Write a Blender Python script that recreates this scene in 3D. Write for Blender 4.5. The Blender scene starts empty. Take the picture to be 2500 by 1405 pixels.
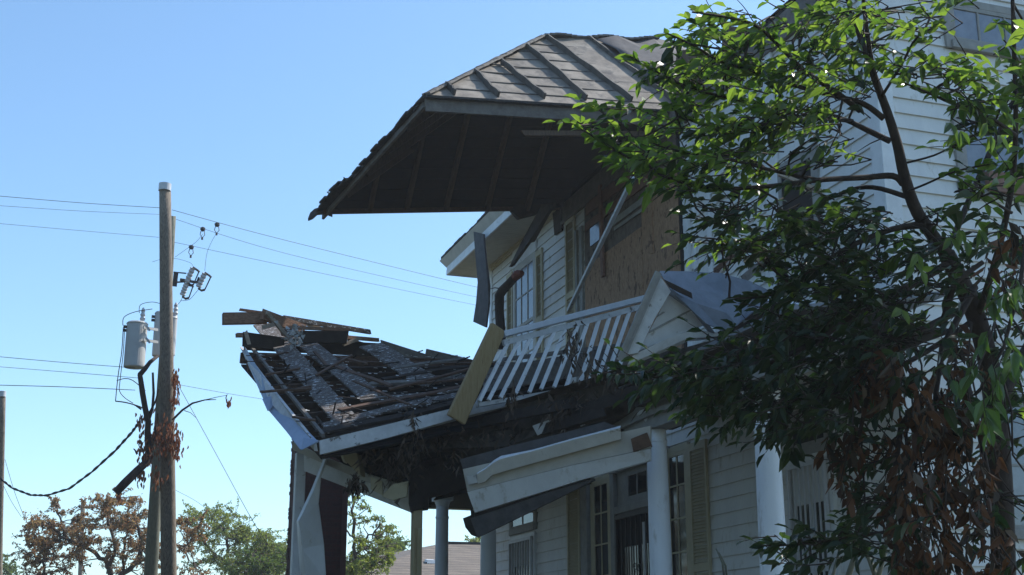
import bpy, math, random
from mathutils import Vector as V
random.seed(7)
rnd = random.random
def U(a, b): return a + (b - a) * random.random()

# ------------------------------------------------------------------ camera, light, exposure
SC = bpy.context.scene
FPX, CXP, CYP = 3228.0, 1250.0, 702.5          # focal length and centre in photo pixels
PITCH = math.atan(912 / FPX)
AZ = math.atan(1160 * math.cos(PITCH) / FPX)
CAM = V((0, 0, 1.6))
FW = V((math.sin(AZ) * math.cos(PITCH), math.cos(AZ) * math.cos(PITCH), math.sin(PITCH)))
RT = V((math.cos(AZ), -math.sin(AZ), 0))
UP = RT.cross(FW)
cd = bpy.data.cameras.new('camera'); cam = bpy.data.objects.new('camera', cd)
SC.collection.objects.link(cam); SC.camera = cam
cam.location = CAM; cam.rotation_euler = (math.pi / 2 + PITCH, 0, -AZ)
cd.sensor_width = 36; cd.lens = FPX / 2500 * 36; cd.clip_start = 0.1; cd.clip_end = 3000
SUN_AZ, SUN_EL = math.radians(80), math.radians(47)     # azimuth clockwise from +Y
w = bpy.data.worlds.new('World'); SC.world = w; w.use_nodes = True
nt = w.node_tree; bg = nt.nodes['Background']
sky = nt.nodes.new('ShaderNodeTexSky'); sky.sky_type = 'NISHITA'; sky.sun_disc = False
sky.sun_elevation = SUN_EL; sky.sun_rotation = SUN_AZ; sky.air_density = 1.0; sky.dust_density = 0.6; sky.ozone_density = 1.5
tint = nt.nodes.new('ShaderNodeMixRGB'); tint.blend_type = 'MULTIPLY'; tint.inputs[0].default_value = 1; tint.inputs[2].default_value = (.97, 1.17, 1.24, 1)   # camera white balance
nt.links.new(sky.outputs[0], tint.inputs[1]); nt.links.new(tint.outputs[0], bg.inputs[0]); bg.inputs[1].default_value = 0.15
sd = bpy.data.lights.new('sun', 'SUN'); sd.energy = 5.0; sd.angle = math.radians(0.5); sd.color = (1, .95, .87)
so = bpy.data.objects.new('sun', sd); SC.collection.objects.link(so)
sdir = V((math.sin(SUN_AZ) * math.cos(SUN_EL), math.cos(SUN_AZ) * math.cos(SUN_EL), math.sin(SUN_EL)))
so.rotation_euler = sdir.to_track_quat('Z', 'Y').to_euler(); so.location = (20, 10, 30)
SC.view_settings.view_transform = 'Standard'; SC.view_settings.look = 'None'
SC.view_settings.exposure = 0.36; SC.view_settings.gamma = 1
SC.render.engine = 'CYCLES'

# ------------------------------------------------------------------ picture ray helpers (used to measure where things stand)
def ray(x, y): return FW + RT * ((x - CXP) / FPX) - UP * ((y - CYP) / FPX)
def oX(x, y, X): r = ray(x, y); return CAM + r * (X / r.x)
def oY(x, y, Y): r = ray(x, y); return CAM + r * (Y / r.y)
def oZ(x, y, Z): r = ray(x, y); return CAM + r * ((Z - 1.6) / r.z)
def D(x, y, d): return CAM + ray(x, y) * d
def oP(x, y, a, b, c):
    n = (b - a).cross(c - a); r = ray(x, y); return CAM + r * (n.dot(a - CAM) / n.dot(r))
def px2m(p, d): return p / FPX * d

# ------------------------------------------------------------------ mesh builder
class MB:
    def __init__(s): s.v = []; s.f = []
    def add(s, vs, fs):
        o = len(s.v); s.v += [V(q) for q in vs]; s.f += [tuple(i + o for i in q) for q in fs]
    def box(s, a, b):
        x0, y0, z0 = a; x1, y1, z1 = b
        s.add([(x0,y0,z0),(x1,y0,z0),(x1,y1,z0),(x0,y1,z0),(x0,y0,z1),(x1,y0,z1),(x1,y1,z1),(x0,y1,z1)],
              [(0,3,2,1),(4,5,6,7),(0,1,5,4),(1,2,6,5),(2,3,7,6),(3,0,4,7)])
    def hexa(s, q0, q1):
        s.add(list(q0) + list(q1), [(0,3,2,1),(4,5,6,7),(0,1,5,4),(1,2,6,5),(2,3,7,6),(3,0,4,7)])
    def beam(s, a, b, w, h, up=V((0,0,1)), tw=0, rag=0):
        a = V(a); b = V(b); d = (b - a).normalized(); up = V(up)
        if abs(d.dot(up.normalized())) > .97: up = V((0,1,0))
        sx = d.cross(up).normalized(); sz = sx.cross(d).normalized()
        if tw:
            c, t = math.cos(tw), math.sin(tw); sx, sz = sx * c + sz * t, sz * c - sx * t
        q = []
        for P, e in ((a, -1), (b, 1)):
            q.append([P + sx * (w/2*i) + sz * (h/2*j) + d * (e * U(-rag, rag) if rag else 0) for i, j in ((-1,-1),(1,-1),(1,1),(-1,1))])
        s.hexa(q[0], q[1])
    def poly(s, pts, t):
        """polygon slab: pts 3D, thickness vector t"""
        n = len(pts); t = V(t)
        s.add([V(q) for q in pts] + [V(q) + t for q in pts],
              [tuple(range(n))[::-1], tuple(range(n, 2*n))] + [(i, (i+1) % n, (i+1) % n + n, i + n) for i in range(n)])
    def strip(s, L, Rr, t):
        """strip between two polylines with thickness vector"""
        n = len(L); t = V(t); vs = list(L) + list(Rr) + [V(q)+t for q in L] + [V(q)+t for q in Rr]; f = []
        for i in range(n-1):
            f += [(i, i+1, n+i+1, n+i), (2*n+i, 3*n+i, 3*n+i+1, 2*n+i+1), (i, 2*n+i, 2*n+i+1, i+1), (n+i, n+i+1, 3*n+i+1, 3*n+i)]
        f += [(0, n, 3*n, 2*n), (n-1, 3*n-1, 4*n-1, 2*n-1)]
        s.add(vs, f)
    def tube(s, pts, rs, n=8, cap=True):
        pts = [V(q) for q in pts]
        if not hasattr(rs, '__len__'): rs = [rs] * len(pts)
        o = len(s.v); prev = None
        for i, q in enumerate(pts):
            d = (pts[min(i+1, len(pts)-1)] - pts[max(i-1, 0)]).normalized()
            if prev is None:
                a = d.cross(V((0,0,1)) if abs(d.z) < .9 else V((1,0,0))).normalized()
            else:
                a = (prev - d * prev.dot(d)).normalized()
            prev = a; b = d.cross(a)
            for k in range(n):
                t = 2*math.pi*k/n; s.v.append(q + (a*math.cos(t) + b*math.sin(t)) * rs[i])
        for i in range(len(pts)-1):
            for k in range(n):
                s.f.append((o+i*n+k, o+i*n+(k+1) % n, o+(i+1)*n+(k+1) % n, o+(i+1)*n+k))
        if cap:
            s.f.append(tuple(o+k for k in range(n))[::-1]); s.f.append(tuple(o+(len(pts)-1)*n+k for k in range(n)))
    def lathe(s, base, prof, n=20):
        s.tube([V(base)+V((0,0,z)) for z, r in prof], [r for z, r in prof], n)
    def build(s, name, mat, parent=None, smooth=False, bevel=0, label=None, cat=None, group=None, kind=None, origin=None, solid=0):
        root = V((0,0,0))
        if parent is not None:
            root = ROOT.get(parent.name, V((0,0,0)))
        elif kind != 'structure':
            n = len(s.v); root = V((sum(q.x for q in s.v)/n, sum(q.y for q in s.v)/n, min(q.z for q in s.v)))
        me = bpy.data.meshes.new(name); me.from_pydata([q - root for q in s.v], [], s.f); me.update()
        o = bpy.data.objects.new(name, me); SC.collection.objects.link(o)
        me.materials.append(mat)
        if smooth:
            for q in me.polygons: q.use_smooth = True
        if parent is None: o.location = root; 
        else: o.parent = parent
        ROOT[o.name] = root
        if bevel:
            m = o.modifiers.new('bevel', 'BEVEL'); m.width = bevel; m.segments = 1; m.limit_method = 'ANGLE'
        if solid:
            m = o.modifiers.new('solid', 'SOLIDIFY'); m.thickness = solid; m.offset = 0
        tag(o, label, cat, group, kind)
        return o
ROOT = {}
def tag(o, label=None, cat=None, group=None, kind=None):
    if label: o['label'] = label
    if cat: o['category'] = cat
    if group: o['group'] = group
    if kind: o['kind'] = kind
    return o
def thing(name, loc, label, cat, group=None):
    o = bpy.data.objects.new(name, None); SC.collection.objects.link(o); o.location = loc; o.empty_display_size = .2
    ROOT[o.name] = V(loc); return tag(o, label, cat, group)

# ------------------------------------------------------------------ materials
MATS = {}
def mat(name, c1, c2=None, scale=6, rough=.8, bump=.15, stretch=(1,1,1), c3=None, thr=.62, scale3=3, metal=0, detail=6, spec=.4, thr_w=.05):
    m = bpy.data.materials.new(name); m.use_nodes = True; t = m.node_tree; N = t.nodes; L = t.links
    b = N['Principled BSDF']; b.inputs['Roughness'].default_value = rough; b.inputs['Metallic'].default_value = metal
    b.inputs['Specular IOR Level'].default_value = spec
    tc = N.new('ShaderNodeTexCoord'); mp = N.new('ShaderNodeMapping'); mp.inputs['Scale'].default_value = stretch
    L.new(tc.outputs['Object'], mp.inputs[0])
    nz = N.new('ShaderNodeTexNoise'); nz.inputs['Scale'].default_value = scale; nz.inputs['Detail'].default_value = detail; nz.inputs['Roughness'].default_value = .65
    L.new(mp.outputs[0], nz.inputs[0])
    rp = N.new('ShaderNodeValToRGB'); rp.color_ramp.elements[0].position = .3; rp.color_ramp.elements[1].position = .7
    rp.color_ramp.elements[0].color = (*c1, 1); rp.color_ramp.elements[1].color = (*(c2 or c1), 1)
    L.new(nz.outputs[0], rp.inputs[0]); col = rp.outputs[0]
    if c3:
        n3 = N.new('ShaderNodeTexNoise'); n3.inputs['Scale'].default_value = scale3; n3.inputs['Detail'].default_value = 8; n3.inputs['Roughness'].default_value = .7
        L.new(mp.outputs[0], n3.inputs[0])
        r3 = N.new('ShaderNodeValToRGB'); r3.color_ramp.elements[0].position = thr; r3.color_ramp.elements[1].position = thr + thr_w
        L.new(n3.outputs[0], r3.inputs[0])
        mx = N.new('ShaderNodeMixRGB'); mx.inputs[2].default_value = (*c3, 1)
        L.new(r3.outputs[0], mx.inputs[0]); L.new(col, mx.inputs[1]); col = mx.outputs[0]
    L.new(col, b.inputs['Base Color'])
    if bump:
        bp = N.new('ShaderNodeBump'); bp.inputs['Strength'].default_value = bump; bp.inputs['Distance'].default_value = .02
        L.new(nz.outputs[0], bp.inputs['Height']); L.new(bp.outputs[0], b.inputs['Normal'])
    MATS[name] = m; return m
def leafmat(name, c1, c2, trans=.5, rough=.35, tcol=None, spec=.5):
    m = bpy.data.materials.new(name); m.use_nodes = True; t = m.node_tree; N = t.nodes; L = t.links
    b = N['Principled BSDF']; b.inputs['Roughness'].default_value = rough; b.inputs['Specular IOR Level'].default_value = spec
    gi = N.new('ShaderNodeNewGeometry')
    rp = N.new('ShaderNodeValToRGB'); rp.color_ramp.elements[0].color = (*c1, 1); rp.color_ramp.elements[1].color = (*c2, 1)
    L.new(gi.outputs['Random Per Island'], rp.inputs[0]); L.new(rp.outputs[0], b.inputs['Base Color'])
    tr = N.new('ShaderNodeBsdfTranslucent')
    mc = N.new('ShaderNodeMixRGB'); mc.blend_type = 'MULTIPLY'; mc.inputs[0].default_value = 1; mc.inputs[2].default_value = (*(tcol or (1.6, 2.4, .6)), 1)
    L.new(rp.outputs[0], mc.inputs[1]); L.new(mc.outputs[0], tr.inputs[0])
    mx = N.new('ShaderNodeMixShader'); mx.inputs[0].default_value = trans
    L.new(b.outputs[0], mx.inputs[1]); L.new(tr.outputs[0], mx.inputs[2])
    L.new(mx.outputs[0], N['Material Output'].inputs[0]); return m

M_siding = mat('siding_paint', (.60,.59,.57), (.74,.73,.70), 3, .6, .08, (1,1,.35), c3=(.40,.37,.31), thr=.56, scale3=6, thr_w=.16)
M_white = mat('white_paint', (.62,.62,.62), (.78,.78,.78), 4, .5, .1, c3=(.33,.30,.26), thr=.60, scale3=9, thr_w=.08)
M_dirty = mat('dirty_white_paint', (.46,.46,.46), (.66,.66,.66), 7, .6, .2, c3=(.16,.14,.12), thr=.6, scale3=5)
M_column = mat('column_paint', (.64,.66,.70), (.75,.77,.80), 5, .5, .06, (1,1,.3), c3=(.42,.40,.36), thr=.57, scale3=6, thr_w=.14)
M_cream = mat('cream_paint', (.44,.38,.25), (.54,.47,.32), 6, .65, .08, c3=(.3,.24,.15), thr=.7)
M_soffit = mat('soffit_vinyl', (.42,.40,.355), (.53,.50,.45), 5, .6, .05, c3=(.4,.36,.3), thr=.68)
M_trim = mat('grey_trim', (.22,.215,.2), (.32,.31,.29), 8, .7, .15)
M_glass = mat('window_glass', (.012,.014,.017), (.03,.033,.036), 1.5, .06, 0, spec=.8)
M_glassblue = mat('sky_tinted_glass', (.10,.12,.15), (.19,.21,.25), 4, .12, .03, spec=1)  # pane colour lightened and blued to paint in the sky reflection
M_dark = mat('dark_void', (.008,.008,.009), (.015,.014,.014), 5, .9, 0)  # near-black, also paints the shade in the deck and porch ceiling openings
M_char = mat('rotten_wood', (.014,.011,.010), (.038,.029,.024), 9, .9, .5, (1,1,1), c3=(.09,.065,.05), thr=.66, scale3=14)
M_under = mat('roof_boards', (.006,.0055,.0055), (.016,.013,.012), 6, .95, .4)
M_rafter = mat('rafter_wood', (.065,.042,.028), (.13,.085,.055), 12, .9, .4, (6,1,1))
M_brownwood = mat('brown_lumber', (.075,.042,.03), (.155,.09,.062), 16, .85, .5, c3=(.045,.03,.025), thr=.6, scale3=9)
M_plank = mat('flaking_plank', (.075,.062,.055), (.15,.125,.11), 14, .85, .6, (1,3.2,2), c3=(.62,.63,.65), thr=.575, scale3=13, thr_w=.015)
M_litwood = mat('sunlit_brown_lumber', (.16,.085,.055), (.34,.20,.13), 18, .85, .5, (1,3,3), c3=(.06,.035,.025), thr=.6, scale3=9)  # brown lumber brightened in colour to stand for sun on the heap
M_greywood = mat('weathered_wood', (.11,.10,.092), (.22,.20,.18), 14, .85, .5, c3=(.06,.05,.045), thr=.6, scale3=8)
M_paleplank = mat('pale_splintered_wood', (.26,.20,.15), (.42,.34,.27), 18, .85, .5, c3=(.14,.10,.075), thr=.58, scale3=8)
M_yellow = mat('treated_pine', (.25,.165,.07), (.37,.26,.125), 14, .75, .3, (5,5,.5), c3=(.13,.07,.025), thr=.63, scale3=5)
M_pine = mat('raw_pine', (.36,.28,.16), (.48,.39,.24), 9, .7, .2, (1,1,.2), c3=(.26,.18,.1), thr=.68)
M_roofmetal = mat('roof_metal', (.11,.092,.075), (.32,.275,.225), 2.6, .65, .4, (1.2,1,1), c3=(.065,.06,.058), thr=.50, scale3=3.2, thr_w=.2)
M_seam = mat('shaded_seam_metal', (.05,.047,.043), (.12,.11,.10), 8, .7, .3)  # darker than the roof metal, paints the shade on the seam faces
M_shingle = mat('asphalt_shingle', (.025,.025,.027), (.07,.065,.06), 30, .95, .6)
M_fascia = mat('weathered_fascia', (.10,.085,.075), (.19,.17,.15), 10, .8, .4, c3=(.42,.33,.22), thr=.70, scale3=4)
M_osb = mat('strand_board', (.24,.13,.07), (.44,.265,.155), 26, .8, .4, (1,1,.45), c3=(.13,.07,.04), thr=.56, scale3=9)
M_bare = mat('bare_sheathing_wood', (.09,.065,.05), (.20,.155,.125), 9, .85, .3, c3=(.04,.03,.025), thr=.55, scale3=5, thr_w=.1)
M_redwood = mat('red_brown_boards', (.17,.085,.06), (.27,.15,.11), 12, .8, .4)
M_flash = mat('bare_flashing', (.20,.26,.36), (.30,.37,.48), 3, .4, .15, metal=.15)
M_tin = mat('painted_tin_roof', (.11,.13,.16), (.19,.215,.255), 5, .45, .15, c3=(.15,.14,.14), thr=.64, scale3=5)
M_greymetal = mat('grey_gutter_metal', (.05,.05,.055), (.10,.098,.103), 8, .85, .2)
M_iron = mat('black_iron', (.01,.01,.011), (.02,.02,.02), 5, .5, 0)
M_ironwhite = mat('white_iron', (.5,.5,.52), (.6,.6,.62), 5, .5, 0)
M_pole = mat('pole_wood', (.11,.088,.07), (.32,.265,.21), 12, .85, .9, (5,5,.18), c3=(.07,.05,.04), thr=.58, scale3=7)
M_pole2 = mat('green_grey_pole_wood', (.13,.13,.10), (.22,.22,.17), 10, .85, .6, (4,4,.25))
M_can = mat('transformer_paint', (.42,.42,.41), (.5,.5,.49), 3, .5, .03, c3=(.34,.33,.31), thr=.7)
M_porc = mat('grey_porcelain', (.45,.45,.47), (.55,.55,.56), 3, .3, 0)
M_hard = mat('dark_hardware', (.03,.03,.035), (.06,.06,.065), 6, .5, .1)
M_wire = mat('wire', (.05,.06,.08), (.08,.09,.11), 4, .6, 0)
M_wiredark = mat('dark_cable', (.015,.015,.02), (.03,.03,.035), 20, .7, 0)
M_bark = mat('bark', (.025,.017,.014), (.06,.042,.035), 20, .9, .5, (1,1,.4))
M_barklit = mat('bark_background', (.06,.045,.035), (.11,.085,.065), 8, .9, .2)
M_cut = mat('broken_heartwood', (.12,.022,.014), (.2,.05,.03), 20, .8, .4)
M_ground = mat('grass_ground', (.035,.045,.018), (.09,.085,.05), 2, .95, .3)
M_roofbrown = None
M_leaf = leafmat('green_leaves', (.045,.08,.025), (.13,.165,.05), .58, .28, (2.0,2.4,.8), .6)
M_leafdark = leafmat('shade_dark_leaves', (.018,.032,.022), (.05,.066,.036), .34, .38, (1.6,2.4,.7), .4)  # darker copy of the green leaves, paints shade on the lower foliage
M_leafpale = leafmat('pale_green_leaves', (.06,.10,.035), (.10,.15,.05), .4, .3, (1.5,1.9,.6))
M_dead = leafmat('dead_leaves', (.05,.025,.016), (.17,.085,.048), .3, .6, (1.7,1.3,.8), .2)
M_debris = leafmat('dead_grass_debris', (.025,.02,.016), (.16,.12,.09), .12, .9, (1.2,1.1,1), .1)
M_rust = leafmat('rust_leaves', (.15,.06,.04), (.23,.125,.08), .45, .6, (1.3,1.05,.8), .2)
M_lred = leafmat('rusty_leaves', (.23,.125,.085), (.30,.25,.13), .6, .6, (1.3,1.1,.8), .2)
M_lgreen = leafmat('background_leaves', (.15,.19,.055), (.27,.29,.10), .5, .5, (1.3,1.4,.7), .3)
M_lgreen2 = leafmat('dark_background_leaves', (.07,.11,.035), (.14,.18,.06), .5, .5, (1.3,1.4,.7), .3)

def brickmat(name, c1, c2, mort, scale, axis=0):
    m = bpy.data.materials.new(name); m.use_nodes = True; t = m.node_tree; N = t.nodes; L = t.links
    b = N['Principled BSDF']; b.inputs['Roughness'].default_value = .9
    tc = N.new('ShaderNodeTexCoord'); sp = N.new('ShaderNodeSeparateXYZ'); cb = N.new('ShaderNodeCombineXYZ'); ad = N.new('ShaderNodeMath')
    L.new(tc.outputs['Object'], sp.inputs[0]); L.new(sp.outputs[0], ad.inputs[0]); L.new(sp.outputs[1], ad.inputs[1])
    L.new(ad.outputs[0], cb.inputs[0]); L.new(sp.outputs[2], cb.inputs[1])
    br = N.new('ShaderNodeTexBrick'); br.inputs['Color1'].default_value = (*c1, 1); br.inputs['Color2'].default_value = (*c2, 1)
    br.inputs['Mortar'].default_value = (*mort, 1); br.inputs['Scale'].default_value = scale; br.inputs['Mortar Size'].default_value = .012
    br.inputs['Brick Width'].default_value = .5; br.inputs['Row Height'].default_value = .17
    L.new(cb.outputs[0], br.inputs[0])
    nz = N.new('ShaderNodeTexNoise'); nz.inputs['Scale'].default_value = 25; L.new(tc.outputs['Object'], nz.inputs[0])
    mx = N.new('ShaderNodeMixRGB'); mx.blend_type = 'MULTIPLY'; mx.inputs[0].default_value = .6
    L.new(br.outputs[0], mx.inputs[1]); L.new(nz.outputs[0], mx.inputs[2]); L.new(mx.outputs[0], b.inputs['Base Color'])
    bp = N.new('ShaderNodeBump'); bp.inputs['Strength'].default_value = .4; bp.inputs['Distance'].default_value = .01
    L.new(br.outputs['Fac'], bp.inputs['Height']); bp.invert = True; L.new(bp.outputs[0], b.inputs['Normal'])
    return m
M_brick = brickmat('red_brick', (.11,.032,.026), (.075,.024,.022), (.08,.045,.04), 2.2)
M_roofbrown = brickmat('brown_shingles', (.27,.22,.175), (.19,.155,.125), (.07,.058,.05), 1.6)

# ------------------------------------------------------------------ ground
g = MB(); g.add([(-1500,-1500,0),(1500,-1500,0),(1500,1500,0),(-1500,1500,0)], [(0,1,2,3)])
g.build('ground', M_ground, kind='structure')

# ------------------------------------------------------------------ the house
XF, YN, YF, ZT = 7.7, 10.68, 23.49, 8.98
PN, PF = 15.44, 19.53                      # near and far side of the portico
house = thing('abandoned_house', (12, 17, 0), 'derelict two storey white clapboard house with torn portico roof and boarded windows', 'house')
m = MB(); m.box((XF+.01, YN+.01, 0), (18, YF-.01, ZT-.02)); m.build('wall_core', M_siding, house)
LAP = .17; z0 = oX(1857.7, 1234.7, XF).z; ph = z0 % LAP
def siding(name, a, b, axis, zlo=.5, zhi=ZT):
    """lap siding; axis 0: facade X=XF, runs along Y; axis 1: end wall Y=YN, runs along X"""
    m = MB(); k = 0; z = math.floor(zlo/LAP)*LAP + ph
    while z < zhi - .02:
        zt = min(z + LAP, zhi); s = a - U(0, 2.5)
        while s < b:
            e = min(s + U(2.6, 3.9), b); s2 = max(s, a)
            if e > s2 + .05:
                jo = U(0, .003); o, i = .025 + jo*.5, .003
                dz = U(-.0015, .0015)
                if axis == 0:
                    q = [(XF-o, s2, z+dz), (XF-o, e-.003, z+dz), (XF-i, e-.003, zt), (XF-i, s2, zt)]; r = [(XF+.004, s2, z+dz), (XF+.004, e-.003, z+dz)]
                else:
                    q = [(s2, YN-o, z+dz), (e-.003, YN-o, z+dz), (e-.003, YN-i, zt), (s2, YN-i, zt)]; r = [(s2, YN+.004, z+dz), (e-.003, YN+.004, z+dz)]
                m.add(q + r, [(0,1,2,3), (4,5,1,0)] if axis == 1 else [(3,2,1,0), (0,1,5,4)])
            s = e
        z += LAP
    return m.build(name, M_siding, house)
siding('front_wall', YN+.13, YF-.1, 0); siding('end_wall', XF+.13, 18, 1)
m = MB()
m.box((XF-.04, YN-.04, 0), (XF+.15, YN+.0, ZT)); m.box((XF-.04, YN, 0), (XF, YN+.16, ZT)); m.build('corner_board', M_white, house, bevel=.004)
m = MB(); m.box((XF-.038, YF-.12, 0), (XF+.1, YF+.02, ZT)); m.build('corner_board', M_white, house, bevel=.004)
# frieze under the portico roof
m = MB(); m.box((XF-.05, YN+.1, ZT-.30), (XF-.018, PF+.1, ZT)); m.box((XF-.075, YN+.1, ZT-.36), (XF-.018, PF+.05, ZT-.31)); m.build('frieze_board', M_fascia, house)

# main roof with boxed eave on the far part, torn away above the portico
OV = .70
m = MB()
ridge0, ridge1 = V((12.6, 15.6, 11.9)), V((12.6, 18.9, 11.9))
def rq(*p, t=.05): m.poly([V(q) for q in p], (0,0,t))
rq((XF-OV-.06, PF+.12, ZT+.33), (XF-OV-.06, YF+OV+.1, ZT+.33), ridge1, (12.6, PF+.12, 11.9)[:3] if False else ridge1 + V((0,-.2,0)))
rq((XF+.03, YN-.1, ZT+.12), (XF+.03, PF+.12, ZT+.12), ridge1, ridge0)
rq((18.7, YN-.3, ZT+.12), (XF+.03, YN-.1, ZT+.12), ridge0)
rq((18.7, YF+.9, ZT+.12), (18.7, YN-.3, ZT+.12), ridge0, ridge1)
rq((XF-OV-.10, YF+OV+.1, ZT+.33), (18.7, YF+.9, ZT+.12), ridge1)
roof = m.build('roof', M_shingle, house)
# ragged shingle edge along the eave
m = MB(); y = PF+.1
while y < YF+OV+.1:
    l = U(.18, .34); o = U(.0, .05); m.box((XF-OV-.07-o, y, ZT+.335), (XF-OV+.2, y+l, ZT+.37+U(0,.02))); y += l
m.build('shingle_edge', M_shingle, roof)
m = MB(); y = PF+.1                                         # soffit of narrow vinyl strips
while y < YF+OV-.02:
    m.box((XF-OV+.02, y, ZT+.0+U(0,.002)), (XF, y+.092, ZT+.015)); y += .10
m.build('soffit', M_soffit, house)
m = MB(); m.box((XF-.05, PF+.1, ZT-.09), (XF-.018, YF-.1, ZT-.02)); m.box((XF-.08, PF+.1, ZT-.03), (XF-.018, YF-.1, ZT-.002)); m.build('soffit_moulding', M_cream, house)
m = MB(); y1 = YF+OV
m.box((XF-OV, PF+.1, ZT-.02), (XF-OV+.02, y1, ZT+.17)); m.box((XF-OV-.012, PF+.1, ZT-.02), (XF-OV, y1, ZT+.08))
m.box((XF-OV, y1, ZT-.02), (18, y1+.02, ZT+.17)); m.build('eave_fascia', M_white, house)
m = MB(); m.poly([(XF-OV-.001, PF+.1, ZT+.15), (XF-OV-.001, y1+.05, ZT+.15), (XF-OV-.10, y1+.2, ZT+.32), (XF-OV-.10, PF+.1, ZT+.32)], (.015,0,.012))
m.poly([(XF-OV-.10, y1+.2, ZT+.32), (XF-OV-.001, y1+.05, ZT+.15), (18, y1+.05, ZT+.15), (18, y1+.2, ZT+.32)], (0,-.012,.012))
m.build('eave_crown', M_soffit, house)
# torn sheathing standing on the wall top
m = MB()
a, b, c, d = [oX(x, y, XF+.15) for x, y in ((1757,200),(1765,62),(1835,70),(1852,150))]
m.poly([a, b, c, d, oX(1850,140,XF+.15)], (.12,0,0)); m.poly([oX(1640,265,XF+.1), oX(1652,125,XF+.1), oX(1700,118,XF+.1), oX(1757,150,XF+.1), oX(1757,215,XF+.1)], (.1,0,0))
m.poly([oX(1852,200,XF+.2), oX(1850,112,XF+.2), oX(1955,70,XF+.2), oX(1965,100,XF+.2)], (.1,0,0))
m.poly([oX(1966,190,XF+.12), oX(1966,-40,XF+.12), oX(1996,-60,XF+.12), oX(1998,170,XF+.12)], (.15,0,0))
m.build('torn_sheathing', M_rafter, house)

# ------------------------------------------------------------------ windows, doors, shutters
def rect_on(x0, ytop, x1, ybot, X=XF):
    """facade rectangle from two picture corners: returns (y near, y far, z low, z high)"""
    a, b = oX(x0, ytop, X), oX(x1, ybot, X); return min(a.y, b.y), max(a.y, b.y), b.z, a.z
def fbox(m, y0, y1, z0, z1, o0, o1): m.box((XF-o1, y0, z0), (XF-o0, y1, z1))
def ebox(m, x0, x1, z0, z1, o0, o1): m.box((x0, YN-o1, z0), (x1, YN-o0, z1))
def window(y0, y1, z0, z1, cols, rows, fm=M_siding, gm=M_glass, B=fbox, split=True, name='window', tw=.09):
    m = MB()
    B(m, y0-tw, y0, z0-tw, z1+tw, .0, .05); B(m, y1, y1+tw, z0-tw, z1+tw, .0, .05)
    B(m, y0, y1, z1, z1+tw, .0, .047); B(m, y0-.03, y1+.03, z0-tw, z0, .0, .075)
    wnd = m.build(name, fm, house, bevel=.004)
    m = MB(); B(m, y0, y1, z0, z1, .0, .032); m.build('pane', gm, wnd)
    m = MB(); zm = (z0+z1)/2
    for z in ([zm] if split else []): B(m, y0, y1, z-.03, z+.03, .02, .047)
    for i in range(1, cols):
        y = y0+(y1-y0)*i/cols; B(m, y-.012, y+.012, z0, z1, .02, .043)
    for i in range(1, rows):
        z = z0+(z1-z0)*i/rows
        if abs(z-zm) > .05 or not split: B(m, y0, y1, z-.012, z+.012, .02, .0425)
    for y in (y0+.022, y1-.022): B(m, y-.022, y+.022, z0, z1, .02, .046)
    B(m, y0, y1, z1-.045, z1, .02, .0455); B(m, y0, y1, z0, z0+.05, .02, .0455)
    m.build('sash', fm, wnd); return wnd
def shutter(y0, y1, z0, z1, mt=M_cream, o=.02):
    m = MB(); fbox(m, y0, y0+.05, z0, z1, o, o+.035); fbox(m, y1-.05, y1, z0, z1, o, o+.035)
    h = z1-z0; zs = [z0+.0, z0+h*.42, z1-.10]
    for z in zs: fbox(m, y0+.05, y1-.05, z, z+.10, o, o+.033)
    for za, zb in ((zs[0]+.1, zs[1]), (zs[1]+.1, zs[2])):
        z = za+.01
        while z < zb-.02:
            m.hexa([(XF-o-.030, y0+.05, z), (XF-o-.006, y0+.05, z+.03), (XF-o-.006, y1-.05, z+.03), (XF-o-.030, y1-.05, z)],
                   [(XF-o-.026, y0+.05, z+.006), (XF-o-.002, y0+.05, z+.036), (XF-o-.002, y1-.05, z+.036), (XF-o-.026, y1-.05, z+.006)]); z += .042
    fbox(m, y0+.02, y1-.02, z0+.02, z1-.02, o-.006, o+.002)
    return m.build('shutter', mt, house)
def scroll(m, c, r, ax, turns=1.4, flip=1, th=.006, a0=0):
    pts = []
    for i in range(17):
        t = i/16; a = a0+flip*turns*2*math.pi*t; rr = r*(1-.75*t)
        pts.append(V(c)+V((0, math.cos(a)*rr, math.sin(a)*rr)))
    m.tube(pts, th, 5)
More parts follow.
